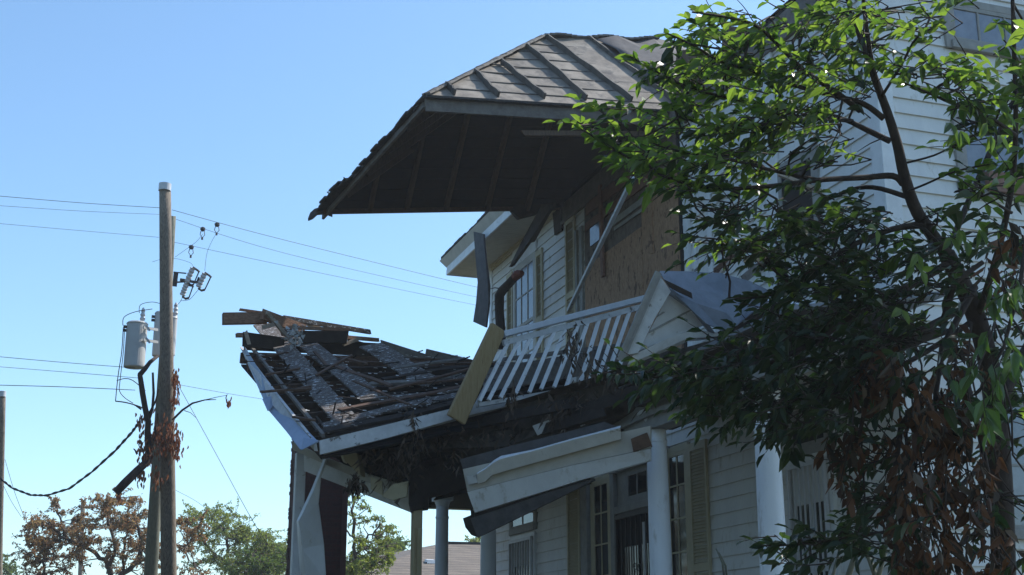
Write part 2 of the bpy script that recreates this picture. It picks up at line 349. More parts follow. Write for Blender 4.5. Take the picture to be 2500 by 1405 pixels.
def gate_door(y0, y1, z0, z1, fm, bm, panel, nb=8):
    m = MB()                                      # casing
    fbox(m, y0-.07, y0, z0, z1+.07, .0, .06); fbox(m, y1, y1+.07, z0, z1+.07, .0, .06); fbox(m, y0, y1, z1, z1+.07, .0, .057)
    d = m.build('door', fm, house, bevel=.004)
    m = MB(); fbox(m, y0, y1, z0, z1, 0, .032)
    m.build('door_leaf', panel, d)
    m = MB()
    wd = y1-y0; yy = [y0+wd*.12, y0+wd*.46, y0+wd*.54, y0+wd*.88]                         # dark panes of the leaf behind the bars
    z = z1-.45
    while z > z0+.2:
        fbox(m, yy[0], yy[1], z-.62, z, .02, .036); fbox(m, yy[2], yy[3], z-.62, z, .02, .036); z -= .72
    m.build('pane', M_glass, d)
    m = MB()
    fbox(m, y0+.005, y0+.05, z0, z1-.005, .075, .105); fbox(m, y1-.05, y1-.005, z0, z1-.005, .075, .105); fbox(m, y0+.05, y1-.05, z1-.055, z1-.005, .075, .105)
    for i in range(1, nb):
        y = y0+.05+(y1-y0-.1)*i/nb; fbox(m, y-.008, y+.008, z0, z1-.055, .082, .098)
    yc = (y0+y1)/2; xx = XF-.09
    for zc in (z1-.75, z1-1.15):
        for s in (-1, 1):
            scroll(m, (xx, yc+s*.07, zc), .065, 0, flip=s); m.tube([(xx, yc+s*.05, zc-.05), (xx, yc+s*.10, zc-.14), (xx, yc+s*.01, zc-.3)], .006, 5)
    m.build('security_grille', bm, d); return d

# ground floor
y0, y1, _, zt = rect_on(1250, 1340, 1313, 1300); z_fl = 1.35
ya, yb = oX(1313,1310,XF).y, oX(1251,1325,XF).y; zt = oX(1310,1301,XF).z
gate_door(ya+.08, yb-.06, z_fl, zt-.05, M_white, M_ironwhite, M_trim)
window(ya+.06, yb-.04, zt+.14, oX(1300,1215,XF).z, 2, 1, M_trim, M_glass, split=False, name='transom')
ya, yb = oX(1421,1250,XF).y, oX(1391,1250,XF).y; zt = oX(1400,1160,XF).z; shutter(ya, yb, 1.6, zt)
ya, yb = oX(1494,1250,XF).y, oX(1453,1250,XF).y
zt = oX(1490,1172,XF).z; zb = oX(1470,1368,XF).z
window(ya+.02, yb-.02, zb-1.6, zt, 2, 6, M_cream, M_glass, split=False)
m = MB(); fbox(m, yb+.08, oX(1424,1250,XF).y, 1.3, zt+.1, 0, .055); fbox(m, yb+.10, yb+.2, 1.3, zt+.1, .05, .10); m.build('door_casing', M_trim, house, bevel=.004)
# entrance: deep grey casing, transom, black grille door
yn, yf = oX(1640,1200,XF).y, oX(1502,1200,XF).y
m = MB(); fbox(m, yf-.13, yf, 1.3, oX(1502,1160,XF).z, 0, .09); fbox(m, yn, yn+.10, 1.3, oX(1502,1160,XF).z, 0, .09)
fbox(m, yn, yf, oX(1502,1160,XF).z, oX(1502,1135,XF).z, 0, .10); fbox(m, yn, yf, oX(1540,1250,XF).z, oX(1540,1232,XF).z, 0, .08)
fbox(m, yf-.55, yf-.13, oX(1540,1232,XF).z, oX(1502,1160,XF).z, 0, .03)
m.build('entrance_casing', M_trim, house, bevel=.004)
zt2 = oX(1540,1150,XF).z; zb2 = oX(1540,1222,XF).z
window(oX(1600,1150,XF).y-.15, oX(1537,1190,XF).y, zb2, zt2-.03, 3, 1, M_trim, M_glass, split=False, name='transom')
gate_door(yn+.25, yf-.18, z_fl, oX(1540,1256,XF).z, M_iron, M_iron, M_dark)
m = MB(); q = oX(1578,1300,XF).y; fbox(m, q-.03, q+.03, 1.35, oX(1578,1275,XF).z, .03, .045); m.build('weatherstrip', M_white, house)
ya, yb = oX(1686,1200,XF).y, oX(1638,1200,XF).y; zt = oX(1670,1102,XF).z; zb = oX(1670,1325,XF).z
window(ya+.03, yb, zb-1.4, zt, 2, 6, M_cream, M_glass, split=False)
ya, yb = oX(1735,1200,XF).y, oX(1692,1200,XF).y; shutter(ya, yb, 1.5, oX(1712,1078,XF).z)
# ground floor right: door with white grille and wide transom
ya, yb = oX(2042,1160,XF).y, oX(1932,1180,XF).y; zt = oX(1980,1128,XF).z
gate_door(ya+.06, yb-.06, z_fl, zt, M_white, M_ironwhite, M_siding, 7)
window(ya+.08, yb-.1, zt+.16, oX(1980,1015,XF).z, 1, 1, M_trim, M_dark, split=False, name='transom')
# upper floor far window and shutters
ya, yb = oX(1309,680,XF).y, oX(1262,700,XF).y; zt = oX(1300,635,XF).z; zb = zt-2.2
window(ya, yb, zb, zt, 3, 4, M_soffit, M_glassblue)
m = MB(); fbox(m, ya-.12, yb+.12, zt+.09, zt+.42, .018, .05); m.build('window_head', M_white, house)
shutter(ya-.42, ya-.10, zb, zt+.05, M_cream); shutter(yb+.12, yb+.44, zb, zt+.05, M_cream)
ya, yb = oX(1409,600,XF).y, oX(1386,600,XF).y; shutter(ya, yb, zb, oX(1398,530,XF).z, M_cream)
# boarded opening on the portico
m = MB(); ya, yb = oX(1665,600,XF).y, oX(1432,600,XF).y; zt = oX(1640,400,XF).z; zb = 5.0
fbox(m, ya, yb, zb, ZT-.37, .0, .029); m.build('bare_sheathing', M_bare, house); m = MB()
fbox(m, ya, ya+1.18, zb, zt-.20, .018, .036); fbox(m, ya+1.19, yb, zb, zt-.62, .018, .040); m.build('plywood_cover', M_osb, house)
m = MB()
for xx, w_ in ((1425,.11), (1413,.07)): q = oX(xx,600,XF).y; fbox(m, q-w_/2, q+w_/2, 5.0, zt+.1, .02, .06)
m.build('window_casing', M_trim, house)
m = MB(); q = oX(1479,560,XF).y; m.beam((XF-.075, q+.02, oX(1476,455,XF).z), (XF-.075, q-.03, oX(1486,675,XF).z), .10, .035, V((1,0,0)), rag=.02); m.build('loose_board', M_redwood, house)
m = MB()
for (xa, ya_, xb, yb_) in ((1430,518,1560,418), (1430,556,1600,425), (1432,498,1500,448)):
    a = oX(xa, ya_, XF-.05); b = oX(xb, yb_, XF-.05); m.beam(a, b, .022, .13, rag=.03)
m.build('nailed_slats', M_redwood, house)
m = MB(); q0, q1 = oX(1470,560,XF), oX(1448,600,XF); fbox(m, q0.y, q1.y, q1.z-.02, q1.z+.32, .03, .05); m.build('small_pane', M_glassblue, house)
m = MB(); a = oX(1500,560,XF-.05); b = oX(1575,508,XF-.05); m.beam(a, b, .02, .05); a = oX(1496,545,XF-.05); b = oX(1572,488,XF-.05); m.beam(a, b, .02, .10); m.build('header_strip', M_trim, house)
m = MB(); q = oX(1594,500,XF).y; m.beam((XF-.045, q, oX(1594,430,XF).z), (XF-.045, q, oX(1594,620,XF).z), .13, .02, V((1,0,0)), rag=.03); m.build('loose_board', M_osb, house)
m = MB(); q = oX(1668,600,XF).y; fbox(m, q-.05, q+.03, 5.0, ZT-.35, .01, .034); m.build('dark_slit', M_dark, house)  # near-black strip beside the plywood cover
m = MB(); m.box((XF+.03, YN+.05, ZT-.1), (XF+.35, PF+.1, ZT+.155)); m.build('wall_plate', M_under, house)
m = MB(); q = oX(1682,600,XF).y; fbox(m, q-.10, q+.02, 4.9, ZT-.36, .01, .07); fbox(m, q-.28, q-.22, 5.6, ZT-.8, .018, .06); m.build('pilaster', M_white, house, bevel=.006)
for (xa, ya_, xb, yb_) in ((1908,370,1990,425),):
    y0_, y1_, zl, zh = rect_on(1990, 372, 1908, 430); window(y0_, y1_, zl-.9, zh, 1, 1, M_trim, M_dark, split=False)
m = MB(); ya, yb = oX(1780,620,XF).y, oX(1733,600,XF).y
q = oX(1733,560,XF).y; fbox(m, q-.1, q, 5, ZT-.9, .018, .05); q = oX(1880,500,XF).y; fbox(m, q-.28, q, 4.6, ZT-.3, .018, .055); m.build('pilaster', M_white, house, bevel=.006)
# end wall windows
def ewin(x0, y0_, x1, y1_, cols, rows):
    a, b = oY(x0, y0_, YN), oY(x1, y1_, YN); window(min(a.x,b.x), max(a.x,b.x), b.z, a.z, cols, rows, M_trim, M_glassblue, B=ebox, split=False)
ewin(2312, 14, 2520, 138, 3, 1); ewin(2336, 285, 2520, 480, 1, 1)
ewin(2420, 980, 2600, 1300, 2, 2)
m = MB(); a, b = oY(2395,425,YN), oY(2540,492,YN); ebox(m, a.x, b.x, b.z, a.z, .05, .12); m.build('board_patch', M_redwood, house)
# rot hanging beside the eave
m = MB(); q0, q1 = oX(1346,505,XF-.06), oX(1370,572,XF-.06)
m.poly([oX(1346,490,XF-.06), oX(1351,545,XF-.06), oX(1353,575,XF-.06), oX(1370,562,XF-.06), oX(1372,485,XF-.06)], (.04,0,0)); m.build('rotten_board', M_char, house)

# ------------------------------------------------------------------ porch columns and beam
XC = 6.2
def column(px, w_px, ybot, tilt=0, mt=M_column, ztop=None):
    q = oX(px, 1380, XC); r = w_px/2/FPX*((q-CAM).dot(FW)); H = ztop - 1.3; b = V((XC, q.y, 1.3)); m = MB()
    pts = []; rs = []
    for i in range(13):
        t = i/12; pts.append(b+V((0, tilt*(t-.6), H*t))); rs.append(r*(1.04-.16*t**1.6))
    m.tube(pts, rs, 28); col = m.build('column', mt, house, smooth=True)
    tp = pts[-1]; m = MB(); rt = rs[-1]
    m.tube([tp+V((0,0,z)) for z in (-.36,-.34,-.32,-.30)], [rt*1.01, rt*1.12, rt*1.12, rt*1.01], 28)
    m.tube([tp+V((0,0,z)) for z in (-.16,-.12,-.06,-.055)], [rt*1.0, rt*1.10, rt*1.34, rt*1.36], 28); m.box((tp.x-rt*1.45, tp.y-rt*1.45, tp.z-.055), (tp.x+rt*1.45, tp.y+rt*1.45, tp.z+.02))
    m.build('capital', mt, col, smooth=False); return col
zc = oX(1075,1218,XC).z
column(1889, 68, 1405, 0, ztop=4.0); column(1613, 55, 1405, .04, ztop=zc+.0); column(1192, 40, 1405, 0, ztop=zc); column(1078, 34, 1405, 0, ztop=zc)
zb0 = oX(1588,1046,XC-.12).z
def bz(y): return 0
m = MB()
def bpt(x, y, X=XC-.12): return oX(x, y, X)
pa = [bpt(1472,1030), bpt(1616,960), bpt(1760,925), bpt(2050,800)]
pb = [bpt(1532,1070), bpt(1588,1046), bpt(1756,990), bpt(2050,880)]
m.strip(pa, pb, (.22,0,0)); m.build('porch_beam', M_trim, house)
m = MB(); pm = [a.lerp(b, .45) for a, b in zip(pa, pb)]
m.strip([q+V((-.05,0,0)) for q in pm], [q+V((-.05,0,-.0))*1 for q in [a.lerp(b, .62) for a, b in zip(pa, pb)]], (.05,0,0)); m.build('beam_moulding', M_trim, house)
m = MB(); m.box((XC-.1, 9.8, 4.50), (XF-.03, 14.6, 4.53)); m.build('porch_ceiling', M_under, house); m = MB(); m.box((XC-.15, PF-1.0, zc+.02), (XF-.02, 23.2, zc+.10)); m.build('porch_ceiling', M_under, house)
m = MB(); m.box((XC-.18, PF-1.0, zc+.02), (XC+.18, 23.3, zc+.34)); m.box((XC-.18, 23.1, zc+.02), (XF-.02, 23.4, zc+.34)); m.build('porch_beam', M_cream, house)
m = MB(); m.poly([(XC-.25, 9.8, 4.56), (XC-.25, 14.9, 4.56), (XF-.03, 14.9, 4.86), (XF-.03, 9.8, 4.86)], (0,0,.04)); m.build('porch_roof', M_tin, house)
m = MB(); m.box((4.6, 10.0, 1.0), (XF, 23.5, 1.3)); m.box((4.7, 10.1, 0), (XF, 23.4, 1.0)); m.build('porch_floor', M_greywood, house)

# ------------------------------------------------------------------ portico roof (torn, hanging out from the wall)
NO, NA = V((4.15, PN, 8.70)), V((8.3, PN, 9.00))
FO, FA = V((3.66, PF, 8.44)), V((7.9, PF, 8.98))
YM = (PN+PF)/2; RL = oY(1326, 92, YM); RR = oY(1605, 101, YM)
def near_pt(s, t):
    e = NO.lerp(NA, s)
    s2 = (e.x - RL.x)/(RR.x - RL.x)
    if e.x < RL.x:
        u = max(0, (e.x-NO.x)/(RL.x-NO.x)); top = NO.lerp(RL, u)
    else: top = RL.lerp(RR, min(1, s2))
    return e.lerp(top, t)
m = MB(); NS, NT = 60, 14; n0 = V((0,-.72,.69))
def wav(s, t):
    return n0*(.012*math.sin(s*23+t*3)*t + .022*math.sin(s*9.3+1)*t*t + .03*math.sin(s*7+t*6.5)*max(0, s-.5))
g = [[near_pt(i/NS, j/NT)+wav(i/NS, j/NT) for i in range(NS+1)] for j in range(NT+1)]
vs = [q for r in g for q in r]; vs2 = [q-n0*.045 for q in vs]; o = len(vs); fs = []
for j in range(NT):
    for i in range(NS):
        a = j*(NS+1)+i; fs += [(a, a+1, a+NS+2, a+NS+1), (a+o, a+NS+1+o, a+NS+2+o, a+1+o)]
for i in range(NS): fs.append((i, i+o, i+1+o, i+1))
for j in range(NT): a = j*(NS+1); fs.append((a, a+NS+1, a+NS+1+o, a+o)); a += NS; fs.append((a, a+o, a+NS+1+o, a+NS+1))
m.add(vs+vs2, fs)
pr = m.build('portico_roof', M_roofmetal, house, smooth=False)
# standing seams with a bent, wavy line
NPN = (RL-NO).cross(NA-NO)
for (bx, by, tx, ty) in ((1110,234,1088,213), (1215,238,1157,180), (1327,242,1222,155), (1431,246,1286,118), (1540,249,1332,93), (1640,252,1415,88), (1716,262,1492,93)):
    m = MB(); a, b = oP(bx, by, NO, NA, RL), oP(tx, ty, NO, NA, RL); pts = []
    if b.y > YM-.02: b = a.lerp(b, (YM-.02-a.y)/(b.y-a.y))
    for i in range(15):
        t = i/14; q = a.lerp(b, t); s = (q.x-NO.x)/(NA.x-NO.x)
        tt = (q.y-PN)/(YM-PN); pts.append(q+wav(s, tt)+V((.008*math.sin(t*7+bx), 0, 0)))
    L_, R_ = [q+V((-.014,0,0)) for q in pts], [q+V((.014,0,0)) for q in pts]
    hh = [n0*(.088+.008*math.sin(i*1.3)) for i in range(15)]
    n = 15; vs = L_+R_+[q+h for q, h in zip(R_, hh)]+[q+h for q, h in zip(L_, hh)]; fs = []
    for i in range(n-1):
        for k in range(4): k2 = (k+1) % 4; fs.append((k*n+i, k*n+i+1, k2*n+i+1, k2*n+i))
    fs += [(0, n, 2*n, 3*n), (n-1, 4*n-1, 3*n-1, 2*n-1)]
    m.add(vs, fs); m.build('standing_seam', M_seam, pr)
upv = RL - NO.lerp(NA, (RL.x-NO.x)/(NA.x-NO.x))
for r in range(1, 8):
    m = MB(); v = r/8.0; x = NO.x+(RL.x-NO.x)*v+.03
    while x < 8.2:
        x2 = min(x+.72, 8.25); vv = v+U(-.004,.004); a = NO.lerp(NA, (x-NO.x)/(NA.x-NO.x))+upv*vv; b = NO.lerp(NA, (x2-NO.x)/(NA.x-NO.x))+upv*vv
        if vv < 1: 
            n_ = 5; 
            for k in range(n_):
                p, q = a.lerp(b, k/n_), a.lerp(b, (k+1)/n_); sp_ = (p.x-NO.x)/(NA.x-NO.x); sq_ = (q.x-NO.x)/(NA.x-NO.x)
                m.beam(p+wav(sp_, vv)+n0*.006, q+wav(sq_, vv)+n0*.006, .02, .016, n0)
        x = x2
    m.build('pan_lap', M_seam, pr)
m = MB()                                                    # front and far slopes with plank sheathing, seen from below
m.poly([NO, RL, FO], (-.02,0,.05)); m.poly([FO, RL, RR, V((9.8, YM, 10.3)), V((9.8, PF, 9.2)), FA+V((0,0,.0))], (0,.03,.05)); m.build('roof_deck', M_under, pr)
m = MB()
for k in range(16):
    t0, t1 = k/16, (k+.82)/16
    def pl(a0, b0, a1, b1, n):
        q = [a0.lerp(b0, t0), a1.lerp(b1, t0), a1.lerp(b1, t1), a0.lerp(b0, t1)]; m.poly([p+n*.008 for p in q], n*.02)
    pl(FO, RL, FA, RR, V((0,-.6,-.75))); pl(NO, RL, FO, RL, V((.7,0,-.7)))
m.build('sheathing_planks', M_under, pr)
nf = V((0,-.6,-.75)).normalized()
for i, x in enumerate((4.35, 4.95, 5.6, 6.3, 7.0)):
    s = (x-FO.x)/(FA.x-FO.x); e = FO.lerp(FA, s); u = (x-FO.x)/(RL.x-FO.x); tp = FO.lerp(RL, u) if x < RL.x else RL.lerp(RR, (x-RL.x)/(RR.x-RL.x))
    m = MB(); m.beam(e+nf*.09, tp+nf*.09, .06, .13, nf, rag=.02); m.build('rafter', M_rafter, pr)
for i, t in enumerate((.2, .4, .6, .8)):
    e = NO.lerp(FO, t); tp = (NO.lerp(RL, t/.5) if t < .5 else FO.lerp(RL, (1-t)/.5)); nn = V((.7,0,-.7)).normalized()
    m = MB(); m.beam(e+nn*.09, e.lerp(tp, .93)+nn*.09, .05, .12, nn, rag=.02); m.build('rafter', M_rafter, pr)
m = MB(); vs = []; NXp = 9
cr = [[(1455,104),(1500,100),(1545,101),(1590,104),(1640,112),(1690,128)],[(1500,135),(1540,132),(1580,136),(1622,140),(1668,150),(1710,165)],[(1545,170),(1580,172),(1615,175),(1652,180),(1690,188),(1730,205)],[(1580,205),(1612,208),(1642,212),(1675,216),(1705,222),(1745,240)]]
for a_, row in enumerate(cr):
    for b_, (x, y) in enumerate(row): vs.append(oP(x, y, NO+n0*.05, NA+n0*.05, RL+n0*.05)+n0*(.05+.05*math.sin(b_*2.3+a_*1.7)+(.04 if a_ == 3 else 0)))
m.add(vs, [(a_*6+b_, a_*6+b_+1, a_*6+b_+7, a_*6+b_+6) for a_ in range(3) for b_ in range(5)])
m.build('crumpled_panel', M_greymetal, pr, solid=.01, smooth=True)
m = MB(); m.beam(NO+V((.0,.03,-.11)), NA+V((-.6,.03,-.14)), .04, .17, rag=.01); pf = m.build('near_fascia', M_fascia, pr)
m = MB(); m.beam(NO+V((0,.0,-.015)), NA+V((-.5,0,-.02)), .12, .03); m.build('drip_edge', M_shingle, pr)
m = MB(); m.beam(NO+V((1.4,.12,-.28)), NA+V((-.8,.12,-.33)), .04, .07, rag=.05); m.build('ledger', M_rafter, pr)
m = MB(); m.beam(FO+V((-.05,0,-.04)), FA+V((-.3,0,-.06)), .05, .11, rag=.03); m.build('far_fascia', M_brownwood, pr)
m = MB(); m.beam(NO+V((0,.05,-.09)), FO+V((0,.2,-.07)), .04, .08, rag=.03); m.build('front_fascia', M_fascia, pr)
m = MB(); n = 26                                            # torn shingle ends along the front eave
for i in range(n):
    a = NO.lerp(FO, i/n); b = NO.lerp(FO, (i+1)/n+.01); o = U(.04, .12) + (.10 if i > 17 else 0); lz = -.02-U(0,.03)
    m.poly([a+V((.06,0,0)), b+V((.06,0,0)), b+V((-o,0,lz-U(0,.03))), a+V((-o*.9,0,lz))], (0,0,.03))
m.build('torn_shingles', M_shingle, pr)
m = MB()                                                    # hip cap with flaky edge
for i in range(24):
    a = NO.lerp(RL, i/24); b = NO.lerp(RL, (i+1.1)/24); m.beam(a+V((0,0,.03+U(0,.01))), b+V((0,0,.03+U(0,.01))), .13, .02+U(0,.015))
for i in range(22):
    a = RL.lerp(RR, i/22); b = RL.lerp(RR, (i+1.1)/22); h = .02*math.sin(i*.7); m.beam(a+V((0,0,.02+h)), b+V((0,0,.02+h)), .16, .03)
m.build('hip_cap', M_greywood, pr)
m = MB()                                                    # curled flashing at the far tip
T = lambda x, y: oY(x, y, PF)
m.strip([T(808,505), T(785,505), T(768,510), T(757,520), T(752,533)], [T(812,525), T(795,518), T(775,520), T(764,530), T(754,534)], (.02,.12,.0))
m.poly([T(800,505), T(790,515), T(806,526), T(812,508)], (0,.06,0)); m.build('curled_flashing', M_greymetal, pr)
m = MB()
for k in range(9):
    t = U(.7,.98); q = NO.lerp(FO, t)+V((-.1,0,0)); m.beam(q, q+V((U(-.09,-.02), U(-.1,.1), U(-.05,.03))), .02, .012)
m.build('splinters', M_char, pr)
# shattered stub between portico roof and eave
m = MB(); m.poly([oY(1250,512,PF-.05), oY(1268,533,PF-.05), oY(1285,528,PF-.05), oY(1330,517,PF-.05), oY(1372,505,PF-.05), oY(1360,492,PF-.05), oY(1255,500,PF-.05)], (0,.12,0)); m.build('shattered_stub', M_char, pr)

# ------------------------------------------------------------------ collapsed balcony deck
A3, B3 = V((2.45, 19.53, 6.05)), oY(780, 1078, PN); C3 = oY(1470, 945, PN); D3 = V((6.3, 19.53, 6.2))
def od(x, y): return oP(x, y, A3, B3, C3)
deck = thing('collapsed_balcony_deck', (4.5, 17.5, 3.9), 'collapsed balcony floor sagging to one side with bare joists, flaking planks and white fascia', 'balcony floor')
nd = (B3-A3).cross(C3-B3).normalized()
if nd.z < 0: nd = -nd
for k in range(10):
    t = k/9.5+.01; a = A3.lerp(B3, t); b = D3.lerp(C3, t)
    m = MB(); m.beam(a-nd*.09, b-nd*.09, .05, .17, nd, rag=.03); m.build('joist', M_brownwood if k in (0,1,4) else M_char, deck)
m = MB(); m.poly([A3-nd*.2, B3-nd*.2, C3-nd*.2, D3-nd*.2], -nd*.03); m.build('deck_ceiling', M_dark, deck)  # near-black sheet, its colour puts in the shade between the joists
def dplank(x0, y0, x1, y1, wpx, mt, lift=.012, th=.025, name='plank', par=deck, rag=.05):
    a, b = od(x0, y0), od(x1, y1); dd = ((a+b)/2-CAM).dot(FW)
    d = (b-a).normalized(); wv = nd.cross(d).normalized()*(px2m(wpx, dd)/2)
    m = MB(); n = 7; L_, R_ = [], []
    for i in range(n):
        q = a.lerp(b, i/(n-1))+nd*(lift+min(.015,wpx*.0004)*math.sin(i*1.1+x0)); e = U(-rag, rag) if i in (0, n-1) else 0
        L_.append(q+wv*U(.94,1.04)+d*e); R_.append(q-wv*U(.94,1.04)+d*(U(-rag, rag) if i in (0, n-1) else 0))
    m.strip(L_, R_, nd*th); return m.build(name, mt, par)
dplank(640,795,845,1030,52,M_plank,.02); dplank(700,800,905,975,50,M_plank,.02); dplank(905,848,1060,945,60,M_plank,.015)
dplank(790,1044,1150,962,34,M_plank,.02); dplank(830,1012,1150,950,16,M_brownwood,.04); dplank(950,965,1145,915,10,M_brownwood,.06)
dplank(900,945,1130,925,22,M_greywood,.02); dplank(780,1062,1128,985,30,M_char,.01); dplank(880,985,1130,960,14,M_plank,.03); dplank(1060,930,1150,925,34,M_plank,.015); dplank(940,930,1140,900,18,M_char,.02)
dplank(960,905,1140,880,16,M_greywood,.02); dplank(820,905,960,955,12,M_brownwood,.05); dplank(770,930,860,880,8,M_brownwood,.06); dplank(640,968,760,960,8,M_brownwood,.05)
for q in ((655,925,728,912),(700,965,762,955),(718,1030,778,1040),(648,880,700,872),(770,870,800,905),(1000,950,1150,935),(860,940,1000,1000),(820,880,900,900)): dplank(*q,7,M_brownwood,.05,name='splinter')
random.seed(17); m = MB()
for k in range(110):
    x = U(610,1140); ylo = 870-(x-610)*.0; yhi = 1075-abs(x-790)*.26 if x > 790 else 850+(x-600)*1.18
    if yhi < 880: continue
    y = U(min(870,yhi-5), yhi); a = od(x, y)+nd*U(.02,.07); d_ = (V((U(-1,1), U(-.5,.5), 0))); d_ = (d_-nd*d_.dot(nd)+nd*U(-.1,.25)).normalized()
    m.beam(a, a+d_*U(.05,.28), U(.008,.03), U(.006,.014), nd)
m.build('splinter_litter', M_char, deck, kind='stuff')
m = MB()
for k in range(230):
    x = U(610,1140); yhi = 1070-abs(x-790)*.26 if x > 790 else 850+(x-600)*1.15
    if yhi < 880: continue
    a = od(x, U(868, yhi))+nd*U(.03,.06); u_ = V((U(.015,.06), U(-.01,.01), 0)); v_ = V((U(-.01,.01), U(.008,.03), U(0,.012))); m.poly([a, a+u_, a+u_+v_, a+v_], nd*.003)
m.build('paint_flakes', M_white, deck, kind='stuff')
m = MB(); m.beam(oY(596,838,PF-.05), oY(940,856,PF), .08, .20, rag=.03); m.build('far_header', M_char, deck)
m = MB(); m.beam(oY(690,812,PF), oY(850,824,PF), .05, .10, rag=.05); m.build('far_header', M_brownwood, deck)
# far rim boards and side fascia
def yb(x, y, Y=PF): return oY(x, y, Y)
m = MB(); m.poly([yb(930,830), yb(1040,865), yb(1042,852), yb(1160,880), yb(1260,885), yb(1260,915), yb(1160,915), yb(930,862), yb(936,850)], (0,.05,0)); m.build('rim_joist', M_greywood, deck)
m = MB(); m.poly([yb(930,862), yb(1160,905), yb(1400,900), yb(1400,945), yb(1160,940), yb(925,890)], (0,.08,0)); m.build('far_rim', M_char, deck)
m = MB(); o = V((-.05,0,-.0)); s0, s1 = A3+o, B3+o
m.strip([od(600,848)+o, od(690,965)+o, od(782,1077)+o], [D(597,858,((A3-CAM).dot(FW))), D(668,985,((A3.lerp(B3,.55)-CAM).dot(FW))), D(776,1102,((B3-CAM).dot(FW)))], (-.04,0,0)); m.build('side_fascia', M_dirty, deck)
m = MB(); m.beam(od(612,850)+nd*.03, od(790,1070)+nd*.03, .04, .05, nd); m.build('edge_strip', M_greywood, deck)
dB = (B3-CAM).dot(FW); m = MB()
m.strip([oY(780,1076,PN), oY(940,1038,PN), oY(1130,991,PN), oY(1250,970,PN)], [oY(782,1110,PN), oY(945,1070,PN), oY(1128,1018,PN), oY(1250,990,PN)], (0,.04,0)); m.build('near_fascia', M_dirty, deck)
m = MB(); m.beam(oY(790,1108,PN+.05), oY(1240,992,PN+.05), .05, .03); m.build('fascia_lip', M_trim, deck)
# peeled flashing on the side
dd = lambda x, y, t: D(x, y, ((A3.lerp(B3, t)-CAM).dot(FW))-.1)
m = MB(); m.strip([dd(600,850,0), dd(640,915,.3), dd(690,985,.55), dd(735,1035,.8), dd(778,1080,1)],
                  [dd(597,870,0), dd(628,940,.3), dd(656,1003,.55), dd(700,1055,.8), dd(735,1100,1)], (-.01,.0,.01))
m.poly([dd(735,1100,1), dd(775,1082,1), dd(778,1076,1), dd(740,1070,.95)], (0,-.02,0))
m.poly([dd(642,975,.5), dd(662,968,.5), dd(668,990,.55), dd(655,1004,.6)], (-.01,0,0))
m.build('peeled_flashing', M_flash, None, label='bent blue grey sheet flashing peeling off the low left side of the collapsed balcony', cat='flashing')

# lumber heap on the far corner
heap = []
def lumber(x0, y0, x1, y1, wpx, mt, Y=19.4, dY=0, thick=.04, label='', rag=.03, name='broken_board', grp='broken boards heaped on the far corner of the balcony', bend=0):
    a, b = oY(x0, y0, Y), oY(x1, y1, Y+dY); dd = (a-CAM).dot(FW); m = MB()
    h = px2m(wpx, dd)
    if bend:
        q = a.lerp(b, .5)+V((0,0,bend)); m.beam(a, q, thick, h, rag=rag*.3); m.beam(q, b, thick, h, rag=rag)
    else: m.beam(a, b, thick, h, rag=rag)
    return m.build(name, mt, None, label=label, cat='board', group=grp)
lumber(545,779,652,777,28,M_litwood,19.3,0,.10,'thick red brown beam stub jutting left from the far corner of the balcony',.015)
lumber(583,756,668,768,6,M_litwood,19.35,0,.03,'thin dark stick lying on top of the thick beam stub')
lumber(640,768,742,806,26,M_litwood,19.1,.3,.06,'short thick dark board slanting right behind the beam stub')
lumber(650,762,715,838,9,M_paleplank,19.0,.2,.04,'narrow pale board leaning across the heap beside the flaking clump')
lumber(690,776,902,811,11,M_plank,19.6,.4,.05,'longest thin splintered board pointing right over the heap')
lumber(668,772,800,806,6,M_paleplank,19.5,.4,.03,'pale lath just under the longest splintered board')
lumber(705,800,850,806,8,M_litwood,19.2,.1,.04,'straight reddish lath on top of the dark block')
lumber(735,824,848,824,30,M_char,19.25,0,.08,'dark square ended block in the middle of the heap')
lumber(846,824,926,831,9,M_litwood,19.4,.2,.04,'short reddish stick with a jagged end right of the dark block')
lumber(838,842,880,826,9,M_paleplank,19.3,.1,.04,'small pale offcut slanting up beside the dark block')
lumber(862,838,930,856,16,M_paleplank,19.5,.1,.03,'pale splintered scrap touching the torn rim boards')
lumber(590,828,690,842,34,M_char,19.2,.1,.08,'dark rotten joist end below the beam stub')
lumber(578,819,602,819,10,M_litwood,19.2,0,.06,'little brown nub poking out left of the rotten joist end')
lumber(600,812,607,838,9,M_paleplank,19.15,0,.03,'little pale upright block beside the rotten joist end')
lumber(640,800,680,790,10,M_paleplank,19.0,.1,.03,'pale sliver under the beam stub above the flaking plank')
lumber(650,765,648,785,10,M_greywood,19.2,0,.05,'grey stump standing on the beam stub')
m = MB(); c0 = oY(720,822,18.9)                             # clump of flaking paint rags
for k in range(90):
    q = c0+V((random.gauss(0,.06), random.gauss(0,.06), random.gauss(0,.10))); s = U(.02,.05)
    m.poly([q+V((U(-s,s),U(-s,s),U(-s,s))) for _ in range(4)], (.004,0,.004))
m.build('paint_rags', mat('paint_flakes', (.35,.36,.36), (.6,.6,.6), 20, .9, .3), None, label='crumpled clump of pale flaking paint hanging on the board heap', cat='debris', kind='stuff', smooth=False)

